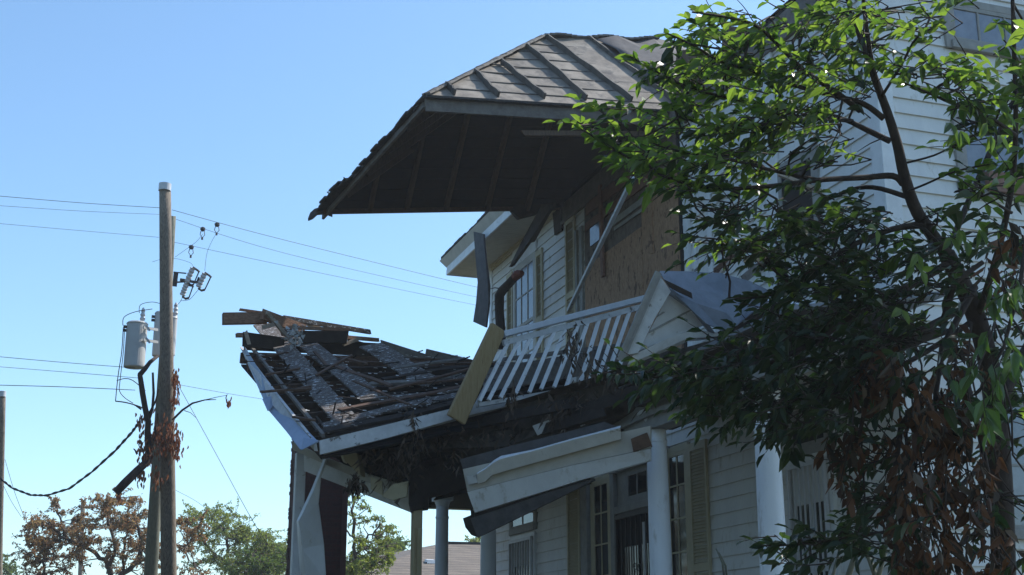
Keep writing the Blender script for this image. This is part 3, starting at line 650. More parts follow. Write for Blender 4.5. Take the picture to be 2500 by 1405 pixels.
# ------------------------------------------------------------------ leaning balcony railing
YR = PN-.25
rail = thing('balcony_railing', oY(1300, 980, YR), 'white wooden balcony railing with square balusters leaning outward above the porch', 'railing')
m = MB(); m.beam(oY(1226,818,YR), oY(1585,726,YR+.3), .13, .075); m.build('handrail', mat('rail_top_paint', (.5,.52,.56), (.62,.64,.68), 6, .45, .05), rail, bevel=.006)
m = MB(); m.beam(oY(1228,838,YR), oY(1587,744,YR+.3), .05, .07); m.build('top_rail', M_dirty, rail)
m = MB(); m.beam(oY(1165,990,YR), oY(1475,937,YR+.2), .10, .05); m.build('bottom_rail', M_dirty, rail)
tops = [1243, 1271, 1299, 1328, 1356, 1384, 1414, 1437, 1464, 1490, 1514, 1539, 1563]
bots = [1172, 1189, 1223, 1255, 1290, 1320, 1352, 1384, 1412, 1438, 1458, 1478, 1500]
for i, (a, b) in enumerate(zip(tops, bots)):
    ta, tb = (a-1230)/350, (b-1165)/310; ya = 836-(a-1230)*.262; ybm = 988-(b-1165)*.17
    m = MB(); m.beam(oY(a, ya, YR+.3*ta), oY(b+U(-4,4), ybm-4-U(0,8), YR-.12+.2*tb), .042, .042, V((0,1,0)), tw=U(-.12,.12)); m.build('baluster', M_white, rail)
m = MB(); P = [oY(x, y, YR-.12) for x, y in ((1203,788),(1232,808),(1230,822),(1136,1038),(1095,1014))]
m.poly(P, (0,.10,.02)); m.build('timber_post', M_yellow, None, label='yellow treated pine plank leaning at the left end of the white railing', cat='post', bevel=.01)
m = MB(); m.poly([oY(1165,992,YR-.05), oY(1245,835,YR+.0), oY(1240,835,YR+.03), oY(1160,985,YR)], (0,.02,0)); m.build('end_baluster', M_dirty, rail)
# board seen through the balusters
m = MB(); m.beam(oY(1230,878,PN+.5), oY(1530,842,PN+.5), .05, .05, rag=.03); m.beam(oY(1180,930,PN+.7), oY(1540,870,PN+.7), .06, .30, rag=.03); m.build('leaning_boards', M_greywood, None, label='grey weathered boards lying behind the balusters of the railing', cat='board')

# leaning light pole, charred board, dangling gutter, broken limb
m = MB(); m.beam(oX(1545,435,6.6), oX(1388,758,7.0), .05, .05, V((1,0,0))); m.build('leaning_stud', M_dirty, None, label='long pale stud leaning against the boarded opening above the railing', cat='stud')
m = MB(); a = [oX(1350,500,6.9), oX(1290,592,7.0), oX(1250,648,7.1)]; b = [oX(1330,505,6.9), oX(1276,585,7.0), oX(1243,652,7.1)]
m.strip(a, b, (.05,0,0)); m.strip([oX(1352,495,6.95), oX(1300,590,7.05), oX(1290,592,7.05)], [oX(1322,500,6.9), oX(1268,600,7), oX(1278,585,7)], (.04,0,0)); m.build('charred_board', M_char, None, label='dark pointed splintered board hanging across the far upper window', cat='board')
GX = 6.85
G = lambda x, y, X=GX: oX(x, y, X)
m = MB(); m.strip([G(1156,566), G(1160,620), G(1166,690), G(1162,740), G(1155,786)], [G(1180,572), G(1184,620), G(1191,690), G(1193,740), G(1186,800)], (.03,.0,0))
m.strip([G(1180,572), G(1184,620), G(1191,690), G(1193,740), G(1186,800)], [G(1184,590,GX+.1), G(1190,640,GX+.1), G(1198,700,GX+.1), G(1196,745,GX+.1), G(1190,790,GX+.1)], (.0,.01,0))
m.build('dangling_gutter', M_greymetal, None, label='bent grey gutter length dangling down from the far eave', cat='gutter')
lt = thing('broken_limb', oX(1222,810,6.9), 'broken dark tree limb with a torn red end standing against the far upper window', 'branch')
m = MB(); pts = [G(1224,850,6.9), G(1222,800,6.9), G(1219,760,6.9), G(1219,722,6.9), G(1228,708,6.9), G(1244,692,6.95), G(1258,676,7.0)]
m.tube(pts, [.085,.08,.078,.085,.08,.075,.07], 10); m.tube([G(1219,705,6.9), G(1208,703,6.9), G(1196,706,6.85)], [.012,.009,.005], 5); m.tube([G(1215,735,6.9), G(1206,745,6.9)], [.012,.005], 5); m.build('limb', M_bark, lt, smooth=True)
m = MB(); m.tube([G(1256,678,7.0), G(1264,671,7.0), G(1274,668,7.02)], [.072,.08,.05], 9); m.poly([G(1250,672,6.98), G(1255,662,6.98), G(1262,668,6.98)], (.05,0,0)); m.build('torn_end', M_cut, lt)

# ------------------------------------------------------------------ fallen gable of the small pediment
gb = thing('fallen_gable', D(1620,900,13.2), 'small white clapboard gable with crumpled grey metal roof dropped onto the porch edge', 'gable')
dg = 13.4
m = MB(); m.poly([D(1632,722,dg), D(1560,856,dg), D(1640,825,dg+.05), D(1740,782,dg+.15), D(1726,758,dg+.15)], (.03,.05,0)); m.build('gable_panel', M_white, gb)
m = MB()                                                     # lap lines of the gable clapboards
for (x0,y0,x1,y1) in ((1584,812,1700,750),(1605,772,1660,738)): m.beam(D(x0,y0,dg-.01), D(x1,y1,dg+.1), .02, .018)
m.build('gable_laps', M_trim, gb)
m = MB(); m.strip([D(1607,668,dg-.1), D(1565,745,dg-.12), D(1520,868,dg-.15)], [D(1638,712,dg-.1), D(1600,775,dg-.12), D(1558,862,dg-.15)], (.02,.06,0)); m.build('left_rake', M_dirty, gb)
m = MB(); m.beam(D(1607,664,dg-.14), D(1512,880,dg-.18), .06, .03, V((0,1,0))); m.beam(D(1612,672,dg-.14), D(1520,884,dg-.18), .02, .03, V((0,1,0))); m.build('rake_edge', M_trim, gb)
m = MB(); m.strip([D(1632,716,dg-.1), D(1690,757,dg-.05), D(1728,806,dg)], [D(1640,706,dg-.1), D(1700,750,dg-.05), D(1745,812,dg)], (.02,.05,0)); m.build('right_rake', M_tin, gb)
m = MB(); m.strip([D(1545,868,dg-.12), D(1630,826,dg-.08), D(1690,806,dg), D(1752,812,dg+.1)], [D(1532,890,dg-.12), D(1600,862,dg-.08), D(1680,826,dg), D(1756,820,dg+.1)], (.02,.06,-.02)); m.build('base_trim', M_dirty, gb)
m = MB()                                                     # crumpled metal roof: grid
R0 = [(1610,663),(1680,664),(1760,668),(1832,688),(1880,712)]; R1 = [(1622,684),(1690,705),(1765,722),(1835,732),(1880,735)]; R2 = [(1640,712),(1700,742),(1772,765),(1820,770),(1850,752)]; R3 = [(1668,738),(1722,790),(1762,808),(1800,795),(1838,762)]
rows = [R0,R1,R2,R3]; dz = [0,.0,-.15,-.25]
vs = []; 
for r, row in enumerate(rows):
    for c, (x, y) in enumerate(row): vs.append(D(x, y, dg-.05+[.3,.12,-.05,-.12][r]+.06*c+.05*math.sin(c*2.1+r)))
fs = [(r*5+c, r*5+c+1, r*5+c+6, r*5+c+5) for r in range(3) for c in range(4)]
m.add(vs, fs); m.build('gable_roof', M_tin, gb, solid=.012)
m = MB(); m.poly([D(1620,682,dg-.2), D(1650,696,dg-.2), D(1688,715,dg-.2), D(1690,728,dg-.2), D(1655,712,dg-.2), D(1632,700,dg-.2)], (.02,.03,0)); m.build('rust_gap', M_char, gb)
m = MB(); m.poly([D(1745,815,dg+.1), D(1835,765,dg+.2), D(1848,772,dg+.2), D(1760,835,dg+.1)], (.03,.06,0)); m.poly([D(1770,800,dg+.3), D(1880,738,dg+.5), D(1990,740,dg+.7), D(1960,800,dg+.6), D(1800,880,dg+.4)], (.05,.1,0)); m.build('rotten_edge', M_char, gb)
m = MB(); m.strip([D(1800,702,dg+.4), D(1880,722,dg+.3), D(1990,738,dg+.2)], [D(1812,714,dg+.3), D(1885,738,dg+.2), D(1992,748,dg+.1)], (.0,.02,.01)); m.build('bright_ridge_roll', M_column, gb)
# timbers leaning behind the gable
for i, (x0,y0,x1,y1,wp,mt,lb) in enumerate(((1745,665,1830,590,18,M_brownwood,'dark leaning timber just behind the gable roof'),(1760,668,1815,600,8,M_paleplank,'pale splintered lath behind the gable roof'),(1815,682,1905,610,20,M_greywood,'wide grey plank leaning behind the right end of the gable roof'),(1700,660,1760,610,6,M_greywood,'thin grey batten behind the gable ridge'),(1900,425,2010,470,9,M_paleplank,'pale broken lath hanging below the dark upper opening'))):
    m = MB(); m.beam(oX(x0,y0,6.9), oX(x1,y1,7.4), .04, px2m(wp,14), rag=.05); m.build('leaning_timber', mt, None, label=lb, cat='timber', group='splintered timbers behind the fallen gable')

# ------------------------------------------------------------------ dark wreckage under deck and gable
wk = thing('porch_wreckage', (4.5, 15.6, 3.0), 'dark rotten ceiling boards and beams hanging in a tangle under the balcony', 'wreckage')
m = MB(); dw = 17.2
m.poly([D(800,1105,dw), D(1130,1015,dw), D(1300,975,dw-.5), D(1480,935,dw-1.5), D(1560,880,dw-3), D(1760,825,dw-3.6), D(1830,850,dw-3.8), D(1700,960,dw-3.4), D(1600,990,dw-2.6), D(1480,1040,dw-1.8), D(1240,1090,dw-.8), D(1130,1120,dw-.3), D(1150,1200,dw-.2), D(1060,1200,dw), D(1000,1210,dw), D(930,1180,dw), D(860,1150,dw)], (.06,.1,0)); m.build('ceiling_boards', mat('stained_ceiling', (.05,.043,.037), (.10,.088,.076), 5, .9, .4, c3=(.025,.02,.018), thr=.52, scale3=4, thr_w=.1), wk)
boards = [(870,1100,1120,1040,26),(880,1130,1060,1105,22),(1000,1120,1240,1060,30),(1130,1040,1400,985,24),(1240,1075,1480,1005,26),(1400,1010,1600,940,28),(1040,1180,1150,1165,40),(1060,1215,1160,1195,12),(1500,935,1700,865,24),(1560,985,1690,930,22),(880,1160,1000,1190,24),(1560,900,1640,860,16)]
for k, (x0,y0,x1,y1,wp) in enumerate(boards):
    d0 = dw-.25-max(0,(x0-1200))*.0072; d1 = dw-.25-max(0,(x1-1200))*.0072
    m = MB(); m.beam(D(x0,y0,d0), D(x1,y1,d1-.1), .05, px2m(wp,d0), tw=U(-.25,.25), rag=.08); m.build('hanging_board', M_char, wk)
m = MB(); m.poly([D(838,1095,16.6), D(872,1108,16.6), D(880,1162,16.6), D(846,1128,16.6)], (.1,.15,0)); m.poly([D(832,1100,16.65),D(840,1094,16.65),D(850,1130,16.65),D(842,1126,16.65)], (0,.1,0)); m.build('cream_block', M_cream, wk)
m = MB(); m.poly([D(1300,1040,15.9), D(1355,1020,15.9), D(1362,1045,15.9), D(1312,1062,15.9)], (.02,.05,0)); m.build('white_scrap', M_dirty, wk); m = MB(); m.poly([D(1410,1022,15.4), D(1428,1016,15.4), D(1432,1036,15.4), D(1418,1040,15.4)], (.02,.05,0)); m.build('white_scrap', M_dirty, wk)
# hanging dead vegetation strands
def rv0(): return V((random.gauss(0,1), random.gauss(0,1), random.gauss(0,1))).normalized()
def leafq(m, b, d, n, L, W):
    d = d.normalized(); s_ = d.cross(n).normalized(); u = s_.cross(d)*W*.3; o = len(m.v)
    m.v += [b, b+d*L*.4+s_*W*.5+u, b+d*L, b+d*L*.4-s_*W*.5+u, b+d*L*.45]; m.f += [(o, o+4, o+1), (o+4, o+2, o+1), (o, o+3, o+4), (o+3, o+2, o+4)]
m = MB()
def strands(cx_, cy_, rx, ry, n, d, ln=(.12,.35), wd=.012):
    for k in range(n):
        q = D(cx_+random.gauss(0,rx), cy_+random.gauss(0,ry), d+U(-.25,.25)); l = U(*ln); w_ = V((U(-1,1),U(-1,1),U(-.3,.3))).normalized()*U(.5,1.6)*wd
        p1 = q+V((U(-.06,.06),U(-.06,.06),-l*.5)); p2 = p1+V((U(-.08,.08),U(-.05,.05),-l*.5))
        m.add([q-w_*.4, q+w_*.4, p1-w_, p1+w_, p2], [(0,1,3,2),(2,3,4)])
for a in ((1005,1030,10,14,260,16.3),(1010,1085,22,25,420,16.4),(960,1140,28,24,380,16.4),(1060,1075,30,22,260,16.4),(1200,1060,70,18,300,16.2),(1420,990,60,20,380,15.4),(1360,1010,18,22,160,15.6),(1550,940,50,20,260,14.4),(900,1110,20,20,120,16.4),(1110,1120,26,16,160,16.4),(1470,900,24,22,140,14.9),(1400,850,22,30,160,15.1),(1255,955,16,22,90,15.1),(860,1175,10,12,90,16.2),(878,1180,8,10,70,16.2)): strands(a[0],a[1],a[2]*.8,a[3],int(a[4]*(.3 if a[0] < 1015 else .17)),a[5],(.05,.17),.016)
def _hl(x, y, rx, ry, n, d):
    for k in range(n):
        q = D(x+random.gauss(0,rx), y+random.gauss(0,ry), d+U(-.12,.12)); L_ = U(.06,.15); n0_ = len(m.v)
        leafq(m, q, V((U(-.4,.4),U(-.4,.4),-1)), rv0(), L_, L_*U(.25,.45))
_hl(1004,1022,8,9,40,16.2); _hl(1008,1060,10,16,60,16.2); _hl(1000,1100,14,14,60,16.2); _hl(960,1120,14,14,40,16.3); _hl(1365,1015,10,14,24,15.6); _hl(868,1180,10,10,40,16.2); _hl(1395,840,10,22,40,15.0); _hl(1250,960,8,18,26,15.0); _hl(1440,890,10,22,26,14.7)
m.build('hanging_dead_vegetation', M_debris, None, label='matted dead leaves and grass hanging in clumps under the collapsed balcony', cat='debris', kind='stuff')
# low white beam with gutter running from the left post to the dark collar
wb = thing('drooping_beam', D(860,1200,17), 'white boxed beam with a gutter drooping from the left post to the dark collar', 'beam')
m = MB(); m.hexa([D(742,1110,17.6), D(1000,1190,16.6), D(1003,1252,16.6), D(742,1150,17.6)], [D(760,1106,17.8), D(1003,1188,16.8), D(1006,1248,16.8), D(760,1146,17.8)]); m.build('box_beam', M_white, wb)
m = MB(); m.strip([D(718,1080,17.5), D(800,1118,17.2), D(900,1158,16.9), D(960,1176,16.7)], [D(724,1102,17.5), D(800,1136,17.2), D(898,1178,16.9), D(955,1196,16.7)], (-.06,-.08,0)); m.build('gutter', M_soffit, wb)
m = MB(); m.poly([D(932,1212,16.3), D(958,1183,16.3), D(996,1175,16.3), D(992,1212,16.3), D(960,1222,16.3)], (.03,.06,0)); m.poly([D(905,1165,16.4), D(932,1175,16.4), D(934,1210,16.4), D(905,1195,16.4)], (.03,.06,0)); m.build('broken_end', M_cream, wb)
m = MB(); m.box((D(736,1100,17.7).x-.066, D(736,1100,17.7).y-.03, 0), (D(736,1100,17.7).x+.066, D(736,1100,17.7).y+.1, D(736,1106,17.7).z)); 
m.build('corner_post', M_white, None, label='square white porch post at the left in front of the red brick wall', cat='post', bevel=.006)
m = MB(); dt = 16.9
m.strip([D(797,1116,dt), D(765,1200,dt), D(730,1272,dt-.2), D(738,1340,dt-.1), D(748,1420,dt), D(752,1700,dt)], [D(799,1120,dt+.02), D(783,1165,dt), D(777,1230,dt), D(790,1330,dt), D(796,1420,dt), D(800,1700,dt)], (.01,.02,0))
m.strip([D(797,1116,dt), D(765,1200,dt), D(730,1272,dt-.2), D(738,1340,dt-.1), D(748,1420,dt)], [D(790,1120,dt+.2), D(760,1195,dt+.2), D(724,1272,dt+.1), D(728,1340,dt+.15), D(733,1420,dt+.2)], (.01,.01,0))
m.build('twisted_flashing', M_column, None, label='long twisted white metal strip hanging in front of the left white post', cat='flashing')
# temporary pine post and dark collar
pp = thing('pine_prop', D(1014,1600,16.5), 'raw pine prop post with a dark rotten collar holding up the balcony corner', 'post')
m = MB(); ta, tb = D(1018,1240,16.5), D(1010,1700,16.5); m.beam(ta, tb, .11, .14, V((0,1,0))); m.beam(D(1024,1290,16.42), D(1017,1700,16.42), .06, .07, V((0,1,0))); m.build('post', M_pine, pp, bevel=.005)
m = MB(); m.poly([D(1000,1140,16.4), D(1032,1138,16.4), D(1032,1242,16.4), D(1004,1250,16.4), D(998,1225,16.4)], (.05,.2,0)); m.poly([D(1030,1140,16.5), D(1048,1150,16.5), D(1050,1195,16.5), D(1046,1242,16.5), D(1030,1244,16.5)], (.05,.2,0)); m.poly([D(1048,1140,16.7),D(1140,1128,16.7),D(1150,1190,16.7),D(1050,1215,16.7)],(.02,.15,0)); m.build('rotten_collar', M_char, pp)

# ------------------------------------------------------------------ fallen fascia assembly
ff = thing('fallen_fascia', D(1350,1260,14), 'long white fascia boards and crumpled gutter swung down from the porch eave', 'fascia')
def dz_(x): return 14.3 - (x-1125)*.0012
Q = lambda x, y, o=0: D(x, y, dz_(x)+o)
m = MB(); m.strip([Q(1122,1122), Q(1250,1088), Q(1380,1056), Q(1476,1030)], [Q(1132,1150), Q(1240,1120), Q(1380,1082), Q(1515,1046)], (.1,.1,0)); m.build('roof_strip', M_greymetal, ff)
m = MB(); m.strip([Q(1130,1146,-.02), Q(1250,1118,-.02), Q(1400,1082,-.02), Q(1588,1040,-.02)], [Q(1141,1201,-.02), Q(1250,1172,-.02), Q(1400,1135,-.02), Q(1588,1094,-.02)], (.04,.06,0)); m.build('upper_board', M_soffit, ff)
m = MB(); m.strip([Q(1141,1202,-.06), Q(1250,1173,-.06), Q(1400,1136,-.06), Q(1588,1096,-.06)], [Q(1159,1252,0), Q(1270,1218,0), Q(1420,1172,0), Q(1588,1124,0)], (.04,.06,.0)); m.build('lower_board', M_column, ff)
gt = [(1164,1158),(1185,1146),(1205,1130),(1222,1121),(1300,1102),(1400,1074),(1514,1045)]; gb_ = [(1166,1182),(1184,1176),(1200,1160),(1226,1152),(1305,1130),(1400,1104),(1516,1072)]
m = MB(); m.strip([Q(x, y, -.16) for x, y in gt], [Q(x, y, -.09) for x, y in gb_], (.01,.015,0)); m.strip([Q(x, y, -.16) for x, y in gt], [Q(x+2, y-5+2*math.sin(x*.05), -.02) for x, y in gt], (0,.004,.004)); m.build('crumpled_gutter', M_white, ff)
m = MB(); m.poly([Q(1138,1162,-.08), Q(1160,1160,-.12), Q(1166,1178,-.12), Q(1144,1184,-.08)], (.02,.02,0)); m.build('gutter_cap', M_dirty, ff)
m = MB(); m.strip([Q(1148,1266,-.02), Q(1230,1240,-.02), Q(1330,1206,-.02), Q(1450,1168,-.02)], [Q(1165,1312,.0), Q(1240,1276,.0), Q(1330,1232,.0), Q(1452,1172,.0)], (.03,.05,0)); m.build('underside_strip', M_greymetal, ff)
m = MB(); m.poly([Q(1130,1266), Q(1150,1258), Q(1168,1312), Q(1150,1306), Q(1136,1288)], (.05,.1,0)); m.poly([Q(1148,1240), Q(1160,1252), Q(1158,1268), Q(1150,1262)], (.03,.05,0)); m.build('black_end', M_iron, ff)
m = MB(); m.strip([Q(1158,1254,.03), Q(1300,1214,.03), Q(1440,1168,.03)], [Q(1152,1268,.03), Q(1300,1226,.03), Q(1440,1180,.03)], (.04,.05,0)); m.build('painted_gap_shadow', M_char, ff)  # dark strip painted as the shadow between the fallen boards
m = MB(); m.poly([D(1540,1072,13.7), D(1580,1056,13.7), D(1592,1088,13.7), D(1546,1102,13.7)], (.05,.1,0)); m.build('rafter_end', M_brownwood, ff)
# near-black panel painted as the shade of the open porch ceiling behind the beam
m = MB(); m.poly([oX(1632,1050,7.0), oX(1632,1005,7.0), oX(1740,965,7.0), oX(1740,1008,7.0)], (.05,0,0)); m.build('ceiling_gap_shade', M_dark, house)

# ------------------------------------------------------------------ red brick wall
bk = thing('brick_wall_pier', (2.2, 25.5, 0), 'dark red brick wall end standing beyond the white post at the left of the porch', 'brick wall')
a = D(724,1300,24.5); r_ = D(845,1300,24.5); xl, xr, yk = a.x, r_.x, a.y
q = oY(845,1300,yk); xr = q.x; xl = oY(724,1300,yk).x; far = oX(703,1300,xl)
m = MB(); m.box((xl, yk, 0), (xr, far.y, oY(724,1040,yk).z)); m.build('wall', M_brick, bk)
m = MB(); z = .3
while z < oY(724,1040,yk).z-.1:
    if rnd() < .5: m.box((xl-.012, far.y-.2, z), (xl+.05, far.y+.012, z+.06))
    z += .077
m.build('projecting_bricks', M_brick, bk)
m = MB(); m.box((xr-.09, yk-.02, 0), (xr+.01, yk-.0005, oY(724,1100,yk).z)); m.build('edge_trim', mat('maroon_trim', (.07,.03,.028), (.1,.045,.04), 6), bk)

# ------------------------------------------------------------------ far brown roof house
fh = thing('neighbouring_house', D(1010,1500,45), 'low house with a brown shingle hip roof seen beneath the porch', 'house')
dd_ = 45
m = MB(); e0, e1 = D(840,1408,40), D(1500,1440,40); t0, t1 = D(1082,1327,47), D(1400,1334,47)
m.poly([e0, e1, t1, t0], (0,0,-.1)); far_e = D(800,1380,58); m.poly([e0, t0, D(1000,1360,56), far_e], (0,0,-.1)); m.build('roof', M_roofbrown, fh)
m = MB(); m.beam(t0+V((0,0,.03)), t1+V((0,0,.03)), .2, .06); m.build('ridge_cap', M_shingle, fh)
m = MB(); w0, w1 = D(860,1430,41), D(1500,1440,41); m.poly([V((w0.x,w0.y,0)), V((w1.x,w1.y,0)), V((w1.x,w1.y,w1.z-.1)), V((w0.x,w0.y,w0.z-.1))], (.3,3,0)); m.build('wall', M_cream, fh)
m = MB(); q = D(1048,1377,43); m.box((q.x-.14,q.y-.15,q.z-.08),(q.x+.16,q.y+.15,q.z+.04)); v = m.build('vent', M_iron, fh)
m = MB(); m.hexa([q+V(s) for s in ((-.12,-.17,.0),(.2,-.17,.0),(.2,.2,.0),(-.12,.2,.0))], [q+V(s) for s in ((-.1,-.14,.12),(.16,-.14,.12),(.16,.2,.16),(-.1,.2,.16))]); m.build('vent_hood', M_white, v)
m = MB(); q = D(879,1385,43.2); m.tube([q-V((0,0,.2)), q+V((0,0,.14))], .035, 8); m.build('pipe', M_white, fh)

# ------------------------------------------------------------------ utility poles
DP = 25.0
def pole(name, x0, y0, x1, y1, r0, r1, d, mt, label, group='wooden utility poles', cap=False):
    top = D(x0, y0, d); bot = D(x1, y1, d); k = (0-bot.z)/(top.z-bot.z); base = bot+(top-bot)*k
    th = thing(name, base, label, 'utility pole', group); m = MB(); n = 12; pts = [base.lerp(top, i/n) for i in range(n+1)]
    rs = [r1+(r0-r1)*i/n for i in range(n+1)]; m.tube(pts, rs, 20); m.build('shaft', mt, th, smooth=True)
    if cap:
        m = MB(); m.tube([top-V((0,0,.12)), top+V((0,0,.02)), top+V((0,0,.03))], [r0+.008, r0+.008, r0*.8], 20); m.build('cap', M_porc, th)
    return th
P1 = pole('utility_pole', 403, 452, 412, 1405, .108, .168, DP, M_pole, 'tall brown wooden utility pole with a grey metal cap at the top', cap=True)
P2 = pole('utility_pole', 421, 528, 368, 1405, .07, .165, DP+1.2, M_pole2, 'greenish pole leaning behind the tall brown one')
pole('utility_pole', 7, 958, -4, 1405, .075, .10, 34, M_pole, 'grey utility pole at the left edge of the photo', cap=True)
pole('utility_pole', 203, 1226, 196, 1405, .10, .12, 62, M_pole, 'distant utility pole rising out of the rust coloured tree')
pole('utility_pole', 2, 1288, 1, 1405, .09, .1, 60, M_pole, 'distant pole stub at the bottom left corner')
m = MB(); m.box((D(424,772,DP+1).x-.05, D(424,772,DP+1).y, D(424,980,DP+1).z), (D(424,772,DP+1).x+.06, D(424,772,DP+1).y+.12, D(424,766,DP+1).z)); m.build('riser_pipe', M_porc, P2, bevel=.01)
def can(name, x0, x1, y0, y1, d, label):
    th = thing(name, D((x0+x1)/2, y1, d), label, 'transformer', 'grey pole transformers')
    r = px2m(x1-x0, d)/2; b = D((x0+x1)/2, y1, d); t = D((x0+x1)/2, y0, d); H = t.z-b.z; m = MB()
    m.tube([b+V((0,0,z)) for z in (0,.02,H*.94,H*.955,H*.97,H)], [r*.96, r, r, r*1.05, r*1.05, r*.9], 28); m.build('tank', M_can, th, smooth=False)
    m = MB(); q = V((b.x+r*.45, b.y, t.z)); m.tube([q+V((0,0,z)) for z in (0,.04,.08,.12,.16,.2,.24,.30)], [.05,.035,.055,.035,.05,.03,.04,.015], 12); m.build('bushing', M_porc, th)
    m = MB(); m.tube([b+V((-r,-.02,H*.8)), b+V((-r-.06,-.02,H*.8))], .03, 8); m.tube([b+V((-r,-.02,H*.88)), b+V((-r-.06,-.02,H*.88))], .03, 8); m.build('terminal', M_hard, th)
    return th
c1 = can('pole_transformer', 302, 352, 780, 898, DP, 'grey cylindrical transformer hanging clear on the left of the tall pole')
can('pole_transformer', 371, 402, 755, 870, DP+.7, 'grey transformer half hidden behind the left side of the tall pole')
can('pole_transformer', 405, 427, 768, 868, DP+.8, 'grey transformer showing only a strip on the right of the tall pole')
m = MB()
for y in (800, 830): m.beam(D(350,y,DP), D(385,y+6,DP+.3), .03, .05); m.beam(D(356,y-5,DP), D(366,y+8,DP), .02, .04)
m.build('mounting_bracket', M_can, c1)
# fused cutouts on a bracket
cb = thing('cutout_bracket', D(430,700,DP+1), 'dark steel arm on the right of the pole carrying three fuse cutouts', 'bracket')
m = MB()
m.tube([D(426,690,DP+1), D(455,688,DP+1), D(472,700,DP+1)], .018, 6); m.tube([D(424,665,DP+1), D(455,668,DP+1)], .014, 6); m.tube([D(430,665,DP+1), D(426,700,DP+1)], .05, 6); m.tube([D(440,683,DP+1), D(480,690,DP+1), D(487,678,DP+1)], .03, 6); m.build('arm', M_hard, cb)
for i, (x0,y0,x1,y1,lb) in enumerate(((471,655,456,690,'uppermost'),(500,668,484,702,'rightmost'),(456,692,445,722,'lowest'))):
    th = thing('fuse_cutout', D(x1,y1,DP+1), f'pale porcelain fuse cutout on the steel arm, {lb} of the three', 'fuse cutout', 'fuse cutouts'); m = MB()
    a, b = D(x0,y0,DP+1), D(x1,y1,DP+1); n = 9
    m.tube([a.lerp(b, k/n) for k in range(n+1)], [.045 if k % 2 else .062 for k in range(n+1)], 12); m.build('insulator', M_porc, th)
    m = MB(); m.tube([D(x0,y0-2,DP+1), D(x0+12,y0+6,DP+1), D(x0+16,y0+10,DP+1)], .022, 6); m.tube([D(x0+15,y0+8,DP+1), D(x1+16,y1+6,DP+1)], .013, 6); m.tube([D(x1+16,y1+6,DP+1), D(x1+8,y1+8,DP+1), D(x1,y1+2,DP+1)], .024, 6); m.build('fuse_tube', M_hard, th)
for i, (x, y, lb) in enumerate(((495,562,'middle'),(530,551,'highest, right'),(467,606,'lowest, left'))):
    m = MB(); q = D(x,y,DP+1); m.tube([q+V((0,0,z)) for z in (.06,.04,.0,-.02,-.03)], [.02,.05,.05,.03,.015], 8)
    m.tube([q+V((-.03,0,-.02)), q+V((-.045,0,-.1)), q+V((0,0,-.16)), q+V((.045,0,-.1)), q+V((.03,0,-.02))], .008, 5); m.tube([q+V((0,0,-.15)), q+V((0,0,-.2))], .022, 6)
    m.build('wire_clamp', M_hard, None, label=f'dark stirrup clamp hanging on an overhead line, the {lb} one', cat='clamp', group='clamps on the overhead lines')
# wires
def wire(pts, r=.007, name='wire', label='', mt=M_wire, sag=0, grp='overhead lines', cat='wire', n=14):
    P = [D(*p) for p in pts]; out = []
    if len(P) == 2:
        for i in range(n+1): t = i/n; out.append(P[0].lerp(P[1], t)-V((0,0,4*sag*t*(1-t))))
    else:
        for i in range(len(P)-1):
            p0 = P[max(0,i-1)]; p1 = P[i]; p2 = P[i+1]; p3 = P[min(len(P)-1,i+2)]
            for k in range(6):
                t = k/6; out.append(.5*((2*p1)+(p2-p0)*t+(2*p0-5*p1+4*p2-p3)*t*t+(3*p1-p0-3*p2+p3)*t**3))
        out.append(P[-1])
    m = MB(); m.tube(out, r*.62, 5); return m.build(name, mt, None, label=label, cat=cat, group=grp, smooth=True)
wire([(-40,476,24),(200,496,24.5),(392,508,25)], .0085, label='topmost overhead line reaching the tall pole from the left')
wire([(-40,500,24),(200,516,25),(390,524,26)], .006, label='second overhead line from the top reaching the pole from the left')
wire([(-40,543,24),(200,564,25),(388,580,26)], .006, label='third overhead line from the top reaching the pole from the left')
wire([(420,513,25.3),(700,588,27),(1170,703,32),(1400,755,36)], .0085, label='topmost line sloping down right from the pole behind the house')
wire([(424,534,26.2),(700,620,27.5),(1170,727,32),(1400,770,36)], .007, label='middle line sloping down right from the pole behind the house')
wire([(426,592,26.2),(700,650,27.5),(1170,747,32),(1400,790,36)], .007, label='lowest of the three lines sloping down right behind the house')
wire([(-40,868,24),(150,885,24.5),(330,899,25)], .009, label='dark line entering left of the transformer, upper of three')
wire([(-40,893,24),(150,908,25),(345,924,25)], .008, label='beaded line entering left of the transformer, middle of three')
wire([(-40,940,24),(150,945,24.5),(330,953,25)], .011, label='twisted service line entering below the transformer, lowest of three', mt=M_wiredark)
wire([(438,940,25.5),(560,962,28),(655,977,31),(800,1000,36)], .008, label='line running from the pole to behind the peeled flashing')
wire([(432,935,25),(520,1095,25),(610,1260,25),(660,1340,25)], .009, label='straight guy wire slanting down right from the pole')
wire([(430,1198,30),(480,1225,36),(520,1255,40)], .009, label='faint line dropping behind the green trees right of the pole')
wire([(12,1122,34),(35,1200,34),(60,1265,34)], .01, label='thin guy line dropping from the pole at the left edge, right one')
wire([(8,1185,34),(28,1225,34),(52,1262,34)], .01, label='thin guy line dropping from the pole at the left edge, left one')
m = MB(); P = []
pt = [(0,1168,33),(30,1192,32.6),(75,1209,32),(115,1210,31.5),(170,1193,30.5),(225,1152,29),(280,1102,27.5),(320,1058,26.3),(342,1028,25.5)]
for s_ in (0, math.pi):
    PP = [D(*p) for p in pt]; out = []
    for i in range(len(PP)-1):
        for k in range(10):
            t = k/10; q = PP[i].lerp(PP[i+1], t); a_ = (i*10+k)*.9+s_; out.append(q+V((math.cos(a_)*.014, 0, math.sin(a_)*.014)))
    m.tube(out, .018, 5)
